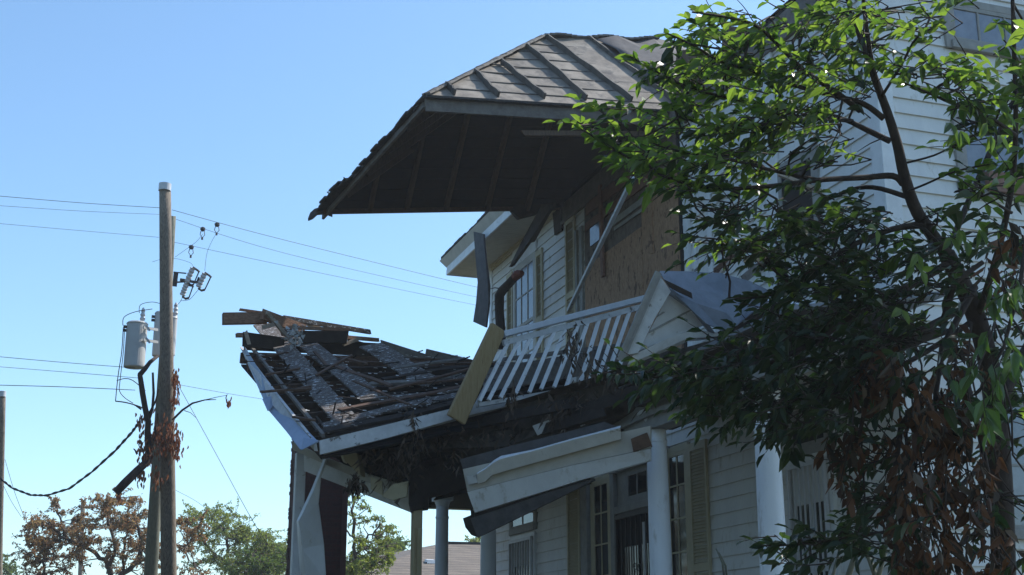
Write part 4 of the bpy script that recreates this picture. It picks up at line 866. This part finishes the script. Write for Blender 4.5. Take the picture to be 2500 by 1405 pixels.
m.build('service_cable', M_wiredark, None, label='thick twisted black cable sagging in a deep curve left of the poles', cat='cable')
for (pts, r, lb) in (([(340,765,25),(343,745,25),(370,738,25),(392,742,25)],.01,'jumper lead arching from the transformer bushing to the pole'),
    ([(300,795,25),(303,775,25),(330,762,25),(372,755,25)],.012,'black lead arching over the hanging transformer'),
    ([(301,800,25),(297,860,25),(288,920,25),(282,980,25)],.014,'black lead hanging down left of the transformer, outer one'),
    ([(304,800,25),(301,860,25),(293,930,25),(292,955,25),(305,972,25),(325,985,25)],.012,'black lead looping below the transformer'),
    ([(282,980,25),(310,984,25),(345,995,25),(370,1010,25)],.02,'bundled black lead running from the hanging lead to the broken limb'),
    ([(285,930,25),(305,925,25),(325,930,25),(355,955,25)],.014,'twisted lead curving below the transformer to the broken limb'),
    ([(372,640,26),(400,632,26),(430,632,26),(464,642,26),(472,652,26)],.006,'thin jumper arching over the fuse cutouts'),
    ([(500,662,26),(505,620,26),(517,590,26),(530,568,26)],.006,'thin jumper rising to the highest clamp'),
    ([(428,628,26),(460,605,26),(480,590,26),(495,572,26)],.006,'thin jumper rising to the middle clamp'),
    ([(440,735,26),(462,732,26),(478,715,26),(486,706,26)],.008,'jumper curving below the rightmost fuse cutout'),
    ([(424,748,26),(436,742,26),(444,730,26),(446,722,26)],.008,'jumper curving below the lowest fuse cutout')):
    wire(pts, r, 'jumper_lead', lb, M_wiredark if r > .009 else M_wire, grp='leads around the pole hardware', cat='lead')
# broken limb hung up on the pole
lb_ = thing('hung_up_branch', D(300,1200,24.6), 'big broken branch with rusty dead leaves caught on the utility pole', 'branch')
m = MB(); DB = 24.7
def tb(pts, r): m.tube([D(x,y,DB+o) for x, y, o in pts], r, 8)
tb([(283,1203,-.6),(305,1180,-.5),(335,1150,-.3),(362,1125,-.1),(365,1095,0),(360,1060,0),(362,1030,0),(355,1000,0),(348,960,0),(343,925,0),(341,914,0)], [.075,.08,.075,.07,.068,.06,.06,.055,.055,.05,.045])
tb([(341,916,0),(355,900,.1),(366,885,.2),(385,870,.5)], [.05,.045,.04,.03]); tb([(362,1030,0),(372,1000,0),(375,960,.1),(373,910,.1)], [.03,.025,.025,.02]); tb([(364,1010,0),(380,980,0),(388,950,0)], [.02,.018,.012])
tb([(365,1100,0),(378,1060,.1),(385,1010,.1)], [.03,.025,.015]); tb([(345,1000,0),(330,990,0),(315,985,0)], [.018,.012,.006]); tb([(335,1110,0),(330,1100,0),(326,1096,0)], [.02,.015,.01])
tb([(422,1025,.2),(445,1002,0),(470,985,0),(500,977,0),(528,976,0)], [.022,.02,.018,.012,.006]); tb([(500,977,0),(530,970,0),(556,965,0)], [.008,.006,.004]); tb([(450,1003,0),(465,1008,0),(478,1020,0)], [.008,.006,.004])
m.build('limb', M_bark, lb_, smooth=True)

# ------------------------------------------------------------------ foliage helpers
def leaf(m, base, d, n, L, W, fold=.25, droop=.15):
    d = d.normalized(); s = d.cross(n)
    if s.length < 1e-3: s = V((1,0,0))
    s.normalize(); n = s.cross(d).normalized(); dn = V((0,0,-1))
    c1 = base+d*L*.35+dn*L*droop*.15; c2 = base+d*L*.7+dn*L*droop*.5; tip = base+d*L+dn*L*droop
    u = n*W*fold
    o = len(m.v); m.v += [base, c1+s*W*.5+u, c2+s*W*.38+u, tip, c2-s*W*.38+u, c1-s*W*.5+u, c1, c2]
    m.f += [(o, o+6, o+1), (o+6, o+7, o+2, o+1), (o+7, o+3, o+2), (o, o+5, o+6), (o+5, o+4, o+7, o+6), (o+4, o+3, o+7)]
def rv(): 
    while True:
        q = V((U(-1,1),U(-1,1),U(-1,1)))
        if .05 < q.length < 1: return q.normalized()
def twig(mt_, ml, a, d, length, step, L, W, r=.004, droop=.3, hang=0, chk=None):
    n = max(3, int(length/step)); q = a.copy(); d = d.normalized(); pts = [q.copy()]; side = 1
    for i in range(n):
        d = (d+rv()*.12+V((0,0,-droop*.06))).normalized(); q = q+d*step; pts.append(q.copy())
        sv = d.cross(V((0,0,1))); sv = sv.normalized() if sv.length > .05 else V((1,0,0))
        for s in ((side,) if rnd() < .75 else (side, -side)):
            ld = (d*.7+sv*s*U(.6,1.1)+rv()*.35+V((0,0,U(-.5,.25)-hang))).normalized()
            nn = (V((0,0,1))+rv()*.9).normalized(); k = U(.5,1.25)
            if rnd() < .06 or (chk and chk(q)): continue
            leaf(ml, q, ld, nn, L*k, W*k*U(.85,1.15), U(.1,.4), U(.0,.5))
        side = -side
    leaf(ml, q, d, V((0,0,1)), L, W)
    mt_.tube(pts, [r*(1-.7*i/len(pts)) for i in range(len(pts))], 4, cap=False)
# dead leaves on the hung-up branch
m = MB(); mtw = MB()
for (x, y, rx, ry, n) in ((430,925,7,22,60),(428,975,7,14,30),(420,1070,18,40,120),(385,1065,16,40,120),(350,1080,14,30,60),(345,1160,10,22,30),(383,1165,14,16,40),(344,1020,9,10,24),(360,1115,10,14,30),(558,975,4,12,14),(290,1210,4,8,8),(436,1090,6,30,40)):
    for k in range(n):
        q = D(x+random.gauss(0,rx*.6), y+random.gauss(0,ry*.6), DB+U(-.2,.3)); leaf(m, q, V((U(-.4,.4),U(-.4,.4),-1)), rv(), U(.07,.13), U(.03,.05), .4)
m.build('dead_leaves', M_rust, lb_)

# ------------------------------------------------------------------ background trees
def bgtree(name, base_px, d, limbs, clumps, lm, label, leafL=.16, cat='tree', bark=M_barklit, group='trees beyond the house', tr=.14, per=1.0):
    b = D(*base_px, d); b = V((b.x, b.y, 0)); th = thing(name, b, label, cat, group); m = MB(); ml = MB()
    nodes = []
    for L_ in limbs:
        P = [D(x, y, d+o) for x, y, o in L_[0]]
        if L_[2] if len(L_) > 2 else False: P = [b]+P
        out = []
        for i in range(len(P)-1):
            for k in range(4): out.append(P[i].lerp(P[i+1], k/4)+rv()*.05)
        out.append(P[-1]); n = len(out); m.tube(out, [L_[1]*.42*(1-.75*i/n)+.01 for i in range(n)], 6); nodes += out[2:]
    for (x, y, rx, ry, n) in clumps:
        c = D(x, y, d+U(-1.5,1.5)); src = min(nodes, key=lambda q: (q-c).length+max(0,(q.z-c.z))*.8)
        mid = src.lerp(c, .5)+V((0,0,-.1))+rv()*.15; m.tube([src, mid, c], [.022,.016,.008], 4, cap=False)
        mx, mz = px2m(rx, d), px2m(ry, d)
        for s in range(max(5, int(n/9))):
            e = c+RT*random.gauss(0,mx*.9)+UP*random.gauss(0,mz*.75)+FW*random.gauss(0,mx*.8)
            m.tube([c.lerp(src,U(0,.5)), c.lerp(e,.5)+rv()*.06, e], [.014,.01,.005], 3, cap=False)
            for k in range(int(22*per)):
                q = c.lerp(e, U(.35,1.05))+rv()*mx*.16*U(.3,1.2); leaf(ml, q, rv()+V((0,0,-.3)), rv(), leafL*U(.5,1.0), leafL*U(.28,.42), .25)
    m.build('trunk', bark, th, smooth=True); ml.build('crown', lm, th)
    return th
random.seed(21)
def scatter(polys, n, r0, r1, k):
    out = []
    for _ in range(n):
        (xa, ya, xb, yb_) = random.choice(polys); out.append((U(xa,xb), U(ya,yb_), U(r0,r1), U(r0,r1)*.8, int(k*U(.6,1.3))))
    return out
bgtree('rust_leaved_tree', (260,1500), 42, [([(262,1460,0),(270,1400,0),(255,1370,0),(215,1340,0),(175,1325,0)],.28,True), ([(275,1420,0),(330,1380,0),(345,1340,0),(335,1290,0),(330,1245,0)],.2), ([(262,1400,0),(285,1345,0),(270,1290,0),(262,1235,0)],.16), ([(215,1340,0),(150,1310,0),(120,1285,0),(90,1260,0)],.12), ([(170,1325,0),(150,1290,0),(140,1240,0)],.1), ([(108,1500,0),(108,1400,0),(104,1345,0),(80,1300,0)],.12),([(330,1380,0),(400,1340,0),(460,1330,0)],.12),([(300,1400,0),(305,1330,0),(310,1290,0)],.1)],
    [(138,1228,20,16,70),(130,1222,14,10,40),(150,1250,18,14,50),(262,1222,26,18,90),(285,1212,20,14,70),(320,1225,22,18,80),(335,1215,16,14,60),(240,1215,16,14,40)] + scatter([(45,1265,170,1400),(45,1300,180,1405),(170,1255,345,1400),(180,1230,350,1330),(60,1270,150,1330),(240,1220,350,1300),(430,1260,500,1405),(350,1280,400,1400)], 135, 14, 26, 50), M_lred, 'sparse rust brown tree with bare grey limbs behind the utility poles', .12)
bgtree('green_tree', (560,1500), 50, [([(560,1460,0),(565,1400,0),(555,1340,0),(545,1290,0)],.25,True), ([(560,1400,0),(610,1350,0),(640,1310,0)],.15), ([(555,1380,0),(500,1330,0),(480,1290,0)],.15)],
    [(535,1245,26,14,80),(510,1250,22,14,60),(560,1258,26,16,80),(475,1252,20,12,40),(590,1285,28,18,90)] + scatter([(445,1250,600,1330),(470,1290,650,1405),(560,1300,690,1405),(620,1330,697,1405)], 105, 18, 30, 75), M_lgreen, 'sunlit yellow green tree right of the utility poles', .12)
bgtree('dark_shrub', (640,1500), 47, [([(640,1460,0),(640,1400,0),(635,1360,0)],.2,True)], scatter([(560,1375,700,1410),(600,1350,700,1405)], 26, 18, 30, 70) , M_lgreen2, 'darker green shrub low beside the brick wall', .12)
bgtree('green_tree', (880,1500), 38, [([(868,1460,0),(866,1380,0),(864,1300,0),(862,1230,0),(866,1190,0)],.16,True), ([(866,1360,0),(900,1310,0),(930,1280,0)],.08), ([(866,1320,0),(840,1290,0)],.06)],
    [(866,1200,16,14,50),(880,1215,18,16,50),(850,1225,14,14,30),(900,1240,22,16,60),(925,1262,18,12,50),(935,1285,20,12,50),(895,1270,24,14,50),(860,1265,16,16,30),(950,1292,14,8,24)] + scatter([(845,1310,930,1400),(880,1300,970,1370),(845,1340,920,1405)], 34, 16, 26, 60), M_lgreen, 'slim green tree visible between the dark red wall and the pine prop', .11)
bgtree('green_tree', (970,1500), 60, [([(970,1460,0),(970,1350,0)],.2,True)], scatter([(940,1315,1000,1345),(930,1330,1000,1360)], 12, 14, 20, 60), M_lgreen2, 'far dark green tree top rising over the brown shingle roof', .2)
bgtree('green_tree', (1160,1500), 62, [([(1160,1460,0),(1160,1340,0)],.15,True)], [(1150,1322,12,10,60),(1165,1318,12,10,60),(1158,1330,12,8,50)], M_lgreen, 'tiny green tree top over the ridge beside the third column', .2)
bgtree('green_tree', (10,1500), 70, [([(5,1460,0),(5,1380,0)],.15,True)], scatter([(-20,1345,15,1405),(10,1390,40,1405)], 12, 12, 18, 50), M_lgreen2, 'dark green tree at the bottom left corner', .2)

# ------------------------------------------------------------------ unseen trees added left of the frame to shade the ground floor
random.seed(3)
def offframe_shade_tree(loc):
    th = thing('offframe_shade_tree', loc, 'unseen tall dense tree added in a row to shade the porch', 'tree', 'unseen added shade trees')
    m = MB(); L0 = V(loc); m.tube([L0, L0+V((.1,.1,3)), L0+V((0,.3,5)), L0+V((.2,0,8))], [.35,.28,.2,.06], 10)
    for k in range(9): a = rnd()*6.28; z = U(2,6); m.tube([L0+V((0,.1,z)), L0+V((math.cos(a)*2,math.sin(a)*2,z+1.2)), L0+V((math.cos(a)*3.5,math.sin(a)*3.5,z+2))], [.12,.08,.03], 6)
    m.build('trunk', M_bark, th, smooth=True); m = MB()
    for k in range(2300):
        v = rv()*U(.55,1)**.5; q = L0+V((v.x*4.3, v.y*4.8, 5.9+v.z*5.0)); leaf(m, q, rv(), rv(), U(.35,.6), U(.2,.34))
    m.build('crown', M_leafdark, th); return th
st = offframe_shade_tree((-6.8, 4, 0))
for p in ((-6.6, 12.5, 0), (-7.2, 21, 0), (-7, 29.5, 0), (-8, 38, 0)):
    c = st.copy(); SC.collection.objects.link(c); c.location = p
    for ch in st.children:
        k = ch.copy(); SC.collection.objects.link(k); k.parent = c

# ------------------------------------------------------------------ big foreground tree
random.seed(5)
ft = thing('foreground_tree', D(2440,2100,7.2), 'large glossy green leaved tree filling the right side in front of the house', 'tree')
mt_ = MB(); ml = MB(); mld = MB(); nodes = []; SH = []
def limb(pts, r0, r1, n=7):
    P = [D(*p) for p in pts]; out = []
    for i in range(len(P)-1):
        p0 = P[max(0,i-1)]; p1 = P[i]; p2 = P[i+1]; p3 = P[min(len(P)-1,i+2)]
        for k in range(4):
            t = k/4; out.append(.5*((2*p1)+(p2-p0)*t+(2*p0-5*p1+4*p2-p3)*t*t+(3*p1-p0-3*p2+p3)*t**3))
    out.append(P[-1]); m_ = len(out); SH.append((out, r1)); mt_.tube(out, [px2m(r0+(r1-r0)*i/(m_-1), 7) for i in range(m_)], n); nodes.extend(out); return out
limb([(2450,2200,7.2),(2450,1405,7.2),(2430,1000,7.2),(2385,780,7.2),(2310,620,7.1)], 34, 21, 9)
limb([(2310,620,7.1),(2240,520,7.0),(2208,430,7.0),(2190,350,7.0),(2165,270,7),(2135,190,7),(2100,90,7),(2070,0,7),(2045,-120,7)], 17, 4, 9)
limb([(2150,240,7),(2128,150,6.9),(2112,40,6.8),(2100,-80,6.7)], 7, 4)
limb([(2100,270,7),(2040,225,6.9),(1960,170,6.8),(1900,110,6.7),(1840,60,6.6),(1760,40,6.5),(1690,30,6.4)], 8, 2)
limb([(2158,290,7),(2110,255,7),(2040,235,7),(1960,215,7),(1860,180,7),(1760,150,6.9),(1690,110,6.8),(1620,78,6.8)], 8, 2)
limb([(2172,345,7),(2110,315,7.1),(2070,296,7.2),(2000,275,7.2),(1900,262,7.2),(1780,240,7.1),(1660,205,7),(1528,132,6.9)], 8, 2)
limb([(2080,296,7.2),(2000,290,7),(1900,300,6.9),(1800,310,6.8),(1700,300,6.8),(1640,265,6.8)], 6, 2)
limb([(2205,450,7),(2180,430,7),(2110,434,7),(2000,440,6.9),(1880,455,6.8),(1740,460,6.7),(1620,430,6.6),(1500,365,6.5),(1408,308,6.5)], 9, 2)
limb([(2210,480,7),(2130,458,7.1),(2060,470,7.2),(1960,520,7.2),(1860,580,7.1),(1760,600,7)], 7, 2)
limb([(2000,440,6.9),(1900,420,6.8),(1780,390,6.7),(1660,370,6.6),(1560,340,6.6)], 5, 2)
limb([(2260,550,7),(2180,560,7),(2080,600,6.9),(1980,660,6.8),(1880,720,6.8),(1780,730,6.8)], 9, 2)
limb([(2320,640,7.1),(2220,700,7),(2100,760,6.8),(1980,840,6.7),(1840,900,6.6),(1700,930,6.5),(1600,920,6.4),(1500,900,6.4)], 10, 2)
limb([(2380,780,7.2),(2260,860,7),(2140,920,6.8),(2000,960,6.7),(1900,1000,6.7),(1880,1050,6.7)], 8, 2)
limb([(2430,1100,7.2),(2300,1230,7),(2200,1290,6.8),(2080,1310,6.7),(1950,1330,6.6),(1850,1332,6.6)], 7, 1.5)
limb([(2210,470,7),(2260,450,6.8),(2330,420,6.7),(2420,400,6.6)], 3, 2)
limb([(2385,780,7.2),(2440,600,6.8),(2470,450,6.7),(2480,300,6.6),(2475,100,6.6),(2470,-60,6.6)], 9, 4)
limb([(2480,330,6.6),(2420,290,6.5),(2340,260,6.5),(2250,220,6.5),(2200,200,6.5)], 5, 2)
limb([(2470,520,6.7),(2400,480,6.6),(2340,460,6.6)], 4, 2)
limb([(2150,240,7),(2200,160,6.8),(2240,90,6.7),(2300,60,6.7)], 4, 2)
limb([(2205,400,7),(2280,380,6.9),(2340,350,6.8),(2440,300,6.8)], 3, 1.5)
limb([(2430,1000,7.2),(2330,1000,7),(2240,1100,6.9),(2180,1200,6.8)], 6, 2)
limb([(2440,1250,7.2),(2360,1320,7),(2250,1380,6.9),(2150,1420,6.8)], 8, 3)
# keep-outs: gaps where the wall, window panes and dark opening show through
GAPS = [(2170,330,2330,500,.85),(2165,180,2300,330,.65),(2335,60,2440,125,.8),(2350,310,2450,420,.6),(1908,372,1985,425,.8),(2085,270,2150,420,.5),(1680,500,1760,660,.35),(1840,520,1900,570,.3),(1700,-50,1960,20,.55),(1530,160,1600,250,.2),(1935,1110,2060,1290,.8),(2010,380,2100,470,.55),(1650,0,1880,40,.3),(1860,1090,1930,1310,.93),(1640,1060,1860,1330,.97),(1540,650,1800,800,.93),(1800,690,1880,760,.85),(1540,790,1760,860,.8),(1400,450,1540,870,.93),(1540,470,1665,660,.8),(1700,620,1800,670,.6),(1440,960,1640,1100,.9)]
def gap(q):
    v = q-CAM; d = v.dot(FW); x = CXP+FPX*v.dot(RT)/d; y = CYP-FPX*v.dot(UP)/d
    for (a, b, c, e, p) in GAPS:
        if a < x < c and b < y < e and rnd() < p: return True
    return False
DENS = .52
def fclump(x, y, rx, ry, n, d=6.8, dark=0, dirx=-1, L=.080, hang=.0, ln=(.12,.27)):
    c = D(x, y, d); near = sorted(nodes, key=lambda q: (q-c).length)[:4]; src = random.choice(near)
    mid = src.lerp(c, .5)+rv()*.05
    if (src-c).length < .32 or x > 2550: mt_.tube([src, mid, c], [.007,.006,.004], 5, cap=False)
    for k in range(max(3, int(n*DENS))):
        s = c+RT*(px2m(random.gauss(0,rx*.48),d)-dirx*.07)+UP*px2m(random.gauss(0,ry*.5),d)+FW*random.gauss(0,.28)
        if gap(s): continue
        if rnd() < .45: mt_.tube([c.lerp(src,U(0,.6)), c.lerp(s,.5)+rv()*.03, s], [.004,.0035,.003], 4, cap=False)
        dr = RT*(dirx*U(.3,1.1))+UP*U(-.5,.6)+FW*U(-.6,.6)
        LL = L*U(.8,1.15)
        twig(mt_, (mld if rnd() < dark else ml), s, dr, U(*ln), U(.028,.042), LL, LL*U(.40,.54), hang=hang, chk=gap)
# upper crown: (x,y,rx,ry,twigs)
for c in ((1650,90,40,26,7),(1720,75,50,40,12),(1760,120,60,50,20),(1810,60,60,50,18),(1880,40,60,50,18),(1960,60,60,70,22),(2040,40,50,60,22),(2110,60,50,60,18),
          (1600,170,50,30,9),(1680,190,60,50,18),(1760,210,70,60,28),(1850,170,70,70,32),(1940,170,70,80,34),(2030,170,60,80,30),(2090,230,40,60,14),
          (1700,290,60,40,16),(1790,300,70,60,28),(1880,300,70,70,34),(1970,280,70,70,32),(2050,320,50,60,18),
          (1440,320,34,24,8),(1500,355,50,34,14),(1570,400,60,40,18),(1640,430,70,40,20),(1560,340,60,30,10),(1650,340,70,40,18),(1740,380,80,50,26),(1840,400,80,60,30),(1930,370,70,40,16),(2010,400,60,60,14),
          (2160,110,50,50,12),(2220,60,50,50,12),(2260,120,40,30,7),(2190,30,60,30,8),(2300,40,50,30,5)):
    fclump(*c, d=U(6.5,7.2), dark=.25)
# right cluster with sparkling leaves
for c in ((2240,190,60,36,14),(2310,200,60,50,20),(2380,230,60,50,22),(2450,250,50,60,20),(2350,290,60,50,16),(2440,340,60,60,14),(2460,150,40,60,10),(2480,60,40,60,9),(2350,170,50,30,8),(2330,350,40,34,7),(2400,440,60,36,12),(2330,470,60,30,10),(2290,520,70,40,14),(2460,480,50,50,10)):
    fclump(*c, d=U(6.2,6.9), dark=.3, dirx=random.choice((-1,-1,1)), L=.085)
# middle dark band
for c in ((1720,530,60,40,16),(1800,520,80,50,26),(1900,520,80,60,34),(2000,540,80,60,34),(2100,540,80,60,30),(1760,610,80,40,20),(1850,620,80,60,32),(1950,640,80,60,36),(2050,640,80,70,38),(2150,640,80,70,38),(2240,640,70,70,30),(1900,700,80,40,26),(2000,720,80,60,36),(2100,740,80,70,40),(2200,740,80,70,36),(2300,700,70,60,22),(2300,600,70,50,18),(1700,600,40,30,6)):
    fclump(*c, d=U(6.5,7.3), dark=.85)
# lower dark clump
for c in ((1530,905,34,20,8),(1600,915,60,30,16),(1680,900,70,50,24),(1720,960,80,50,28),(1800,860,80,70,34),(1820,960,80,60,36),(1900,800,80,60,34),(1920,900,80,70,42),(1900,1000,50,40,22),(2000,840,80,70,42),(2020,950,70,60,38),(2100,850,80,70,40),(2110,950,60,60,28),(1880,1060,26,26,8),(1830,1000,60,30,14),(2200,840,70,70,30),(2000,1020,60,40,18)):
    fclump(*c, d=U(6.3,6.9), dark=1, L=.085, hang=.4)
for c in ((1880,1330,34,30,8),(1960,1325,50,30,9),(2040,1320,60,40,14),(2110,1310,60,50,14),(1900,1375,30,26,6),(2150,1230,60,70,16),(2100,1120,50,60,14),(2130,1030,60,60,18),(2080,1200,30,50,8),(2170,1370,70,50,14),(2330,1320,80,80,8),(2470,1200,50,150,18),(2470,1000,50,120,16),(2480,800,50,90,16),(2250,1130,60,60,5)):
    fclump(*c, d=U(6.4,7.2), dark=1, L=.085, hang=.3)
for out, r1 in SH:                                          # leaves along the outer half of every thin shoot
    if r1 > 2: continue
    n_ = len(out); k0 = int(n_*.5); side = 1
    for i in range(k0, n_-1):
        seg = out[i+1]-out[i]; c_ = max(1, int(seg.length/.028))
        for k in range(c_):
            q = out[i]+seg*(k/c_); d_ = seg.normalized(); sv = d_.cross(V((0,0,1))).normalized()*side; side = -side
            for rr_ in (1, 2):
                L_ = U(.06,.10); leaf(ml if q.z > 3.6 else mld, q, (d_*.8+sv*rr_*.6*U(-.4,1)+UP*U(-.5,.7)+rv()*.3), (-FW+rv()*.8), L_, L_*U(.38,.5), U(.1,.4), U(0,.4))  # low leaves take the copy with shade in its colour
limb([(2310,620,7.1),(2450,300,7.6),(2600,0,8.2),(2750,-300,9)], 8, 6, 8); limb([(2600,0,8.2),(2850,-150,9),(3050,-300,9.5)], 10, 4)
limb([(2430,1000,7.2),(2600,700,7.6),(2850,400,8.4)], 18, 6)
for x, y in ((2650,-150),(2750,-250),(2850,-150),(2900,-250),(3000,-250),(3050,-50),(2700,80),(2900,80),(2800,250),(3000,300),(2650,350),(2750,550),(3000,550),(2620,600),(2650,850),(2850,800),(2620,150),(3150,-200),(3200,100)):  # unseen crown clumps added right of view to shade the lower leaves
    for dd_ in (7.8, 9.3): fclump(x+U(-60,60), y+U(-30,60), 150, 110, 48, d=dd_, dark=.5, dirx=random.choice((-1,1)), L=.14)
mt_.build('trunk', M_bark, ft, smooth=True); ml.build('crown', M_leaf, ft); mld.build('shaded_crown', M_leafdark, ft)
# bright big single leaves and grey green sprays on the right edge
mt_ = MB(); mp = MB(); mb_ = MB()
for (x, y, n) in ((2470,700,9),(2440,790,9),(2460,880,9),(2480,830,8),(2400,880,6),(2380,930,5),(2300,890,5),(2420,960,6),(2490,640,7),(2430,670,5),(2470,560,5),(2450,950,5)):
    for k in range(n): 
        s = D(x+U(-25,25), y+U(-25,25), 5.6+U(-.2,.2)); twig(mt_, mp, s, V((U(-1,.3),U(-.5,.5),-.9)), U(.08,.16), .035, .085, .038, hang=.6) if rnd() < .25 else None
for (x, y) in ((2435,58),(2440,140),(2420,330),(2410,300),(2440,330),(2340,560),(2360,590),(2320,580),(2390,560),(2230,640),(2250,660),(2240,620),(2140,560),(2330,330),(2200,755),(2410,165),(2440,200),(2320,300),(2345,320),(2215,50),(2240,60)):
    s = D(x, y, 5.7); leaf(mb_, s, V((U(-.6,.6),U(-.3,.3),U(-1,.2))), V((U(-.3,.3),-1,U(-.2,.4))), U(.06,.085), U(.03,.04)); leaf(mb_, s, V((U(-1,.6),U(-.3,.3),-1)), V((U(-.3,.3),-1,.2)), U(.06,.08), .032)
sp = thing('leafy_spray', D(2440,980,5.6), 'spray of pale grey green leaves hanging nearest the camera at the right edge', 'branch')
mt_.tube([D(2520,500,5.8), D(2490,700,5.7), D(2450,850,5.6), D(2400,940,5.6)], [.012,.01,.007,.004], 6); mt_.build('twig', M_bark, sp, smooth=True); mp.build('leaves', M_leafpale, sp); mb_.build('bright_leaves', M_leaf, ft)
# brown dead branch hanging in the tree
random.seed(11)
db = thing('dead_hanging_branch', D(2250,1400,6.5), 'broken branch with curled brown dead leaves hanging at lower right', 'branch')
mt_ = MB(); mdl = MB(); mdg = MB(); mdg2 = MB()
paths = [[(2380,700,6.8),(2300,850,6.6),(2280,1000,6.5),(2300,1200,6.5),(2320,1400,6.5)],[(2340,760,6.8),(2160,850,6.6),(2120,960,6.5),(2090,1100,6.5)],[(2350,900,6.7),(2390,1050,6.6),(2420,1200,6.6),(2440,1400,6.6)],[(2300,900,6.6),(2200,1040,6.5),(2180,1180,6.5),(2220,1390,6.5)],[(2300,800,6.6),(2330,690,6.6),(2400,640,6.6)]]
for P in paths: mt_.tube([D(*p) for p in P], [.02,.015,.012,.009,.006][:len(P)], 6)
for (x,y,rx,ry,n) in ((2140,860,40,30,24),(2180,880,40,36,22),(2120,930,30,30,16),(2080,1060,30,40,18),(2030,1090,24,16,8),(2070,1160,24,40,12),(2250,960,60,50,30),(2230,1050,60,60,34),(2330,950,50,50,24),(2290,1050,60,70,40),(2230,1150,50,60,30),(2310,1180,60,70,36),(2180,1200,40,60,18),(2220,1280,60,60,32),(2290,1330,70,60,36),(2380,1050,50,60,22),(2400,1200,40,80,28),(2230,1390,60,40,20),(2350,1390,60,40,22),(2420,1330,40,60,20),(2440,560,50,50,14),(2460,700,40,60,14),(2330,830,40,40,12)):
    d0 = U(6.2,6.7)
    for k in range(int(n*.66)):
        s = D(x+random.gauss(0,rx*.6), y+random.gauss(0,ry*.6), d0+U(-.35,.35)); l = U(.06,.16); e = s+V((U(-.06,.06),U(-.06,.06),-l)); mt_.tube([s, e], [.003,.002], 3, cap=False)
        for j in range(4): LL = U(.035,.10); leaf(mdl if rnd() < .7 else mdg, s.lerp(e, j/3), V((U(-.9,.9),U(-.9,.9),-U(.2,1))), rv(), LL, LL*U(.3,.55), U(.15,.6), U(0,.5))
        if rnd() < .10: twig(mt_, mdg2, s, V((U(-1,1),U(-1,1),U(-.8,.2))), U(.1,.2), .035, .09, .042)
mt_.build('twigs', M_bark, db, smooth=True); mdl.build('dead_leaves', M_dead, db); mdg.build('grey_dead_leaves', M_debris, db); mdg2.build('green_leaves', M_leafdark, db)
m = MB()
for k in range(26):
    a = D(U(2080,2480), U(700,1100), U(6.2,7)); b = a+V((U(-.25,.25), U(-.2,.2), -U(.3,.9))); mid = a.lerp(b,.5)+rv()*.08; m.tube([a, a.lerp(mid,.5)+rv()*.03, mid, mid.lerp(b,.5)+rv()*.04, b], [.006,.005,.005,.004,.003], 5)
m.build('bare_stems', M_bark, db, smooth=True)
# sapling stems low on the right
for (x0,y0,x1,y1,w_,lb) in ((2040,1500,2110,1230,9,'grey green sapling stem, leftmost thick one in front of the right hand door'),(2120,1500,2180,1200,7,'tallest sapling stem beside the brown leaves at lower right'),(1990,1500,2060,1300,5,'short thin sapling stem at the foot of the grille door'),(2160,1520,2090,1280,8,'sapling stem leaning left across the others by the grille door'),(1768,1410,1748,1340,4,'thin green stem right of the tall beige shutter, longer one'),(1775,1415,1756,1350,3,'thin green stem right of the tall beige shutter, shorter one')):
    d0 = 8.5 if x0 > 1900 else 13; a = D(x0,y0,d0); b = D(x1,y1,d0); m = MB(); m.tube([a, a.lerp(b,.5)+V((.03,0,0)), b], [px2m(w_,d0)*.8]*2+[px2m(w_*.4,d0)], 6)
    m.build('sapling_stem', M_pole2, None, label=lb, cat='sapling', group='sapling stems in front of the porch', smooth=True)

# ------------------------------------------------------------------ thin haze volume added to lift the dark areas
hz = bpy.data.materials.new('haze'); hz.use_nodes = True; t = hz.node_tree; t.nodes.clear()
pv = t.nodes.new('ShaderNodeVolumePrincipled'); pv.inputs['Color'].default_value = (.9, .95, 1, 1); pv.inputs['Density'].default_value = .0010; pv.inputs['Anisotropy'].default_value = .35
ou = t.nodes.new('ShaderNodeOutputMaterial'); t.links.new(pv.outputs[0], ou.inputs['Volume'])
m = MB(); m.box((-1600, -1600, -1), (1600, 1600, 16)); m.build('haze', hz, kind='stuff', label='thin bluish haze added around the house to lift the dark tones', cat='haze')
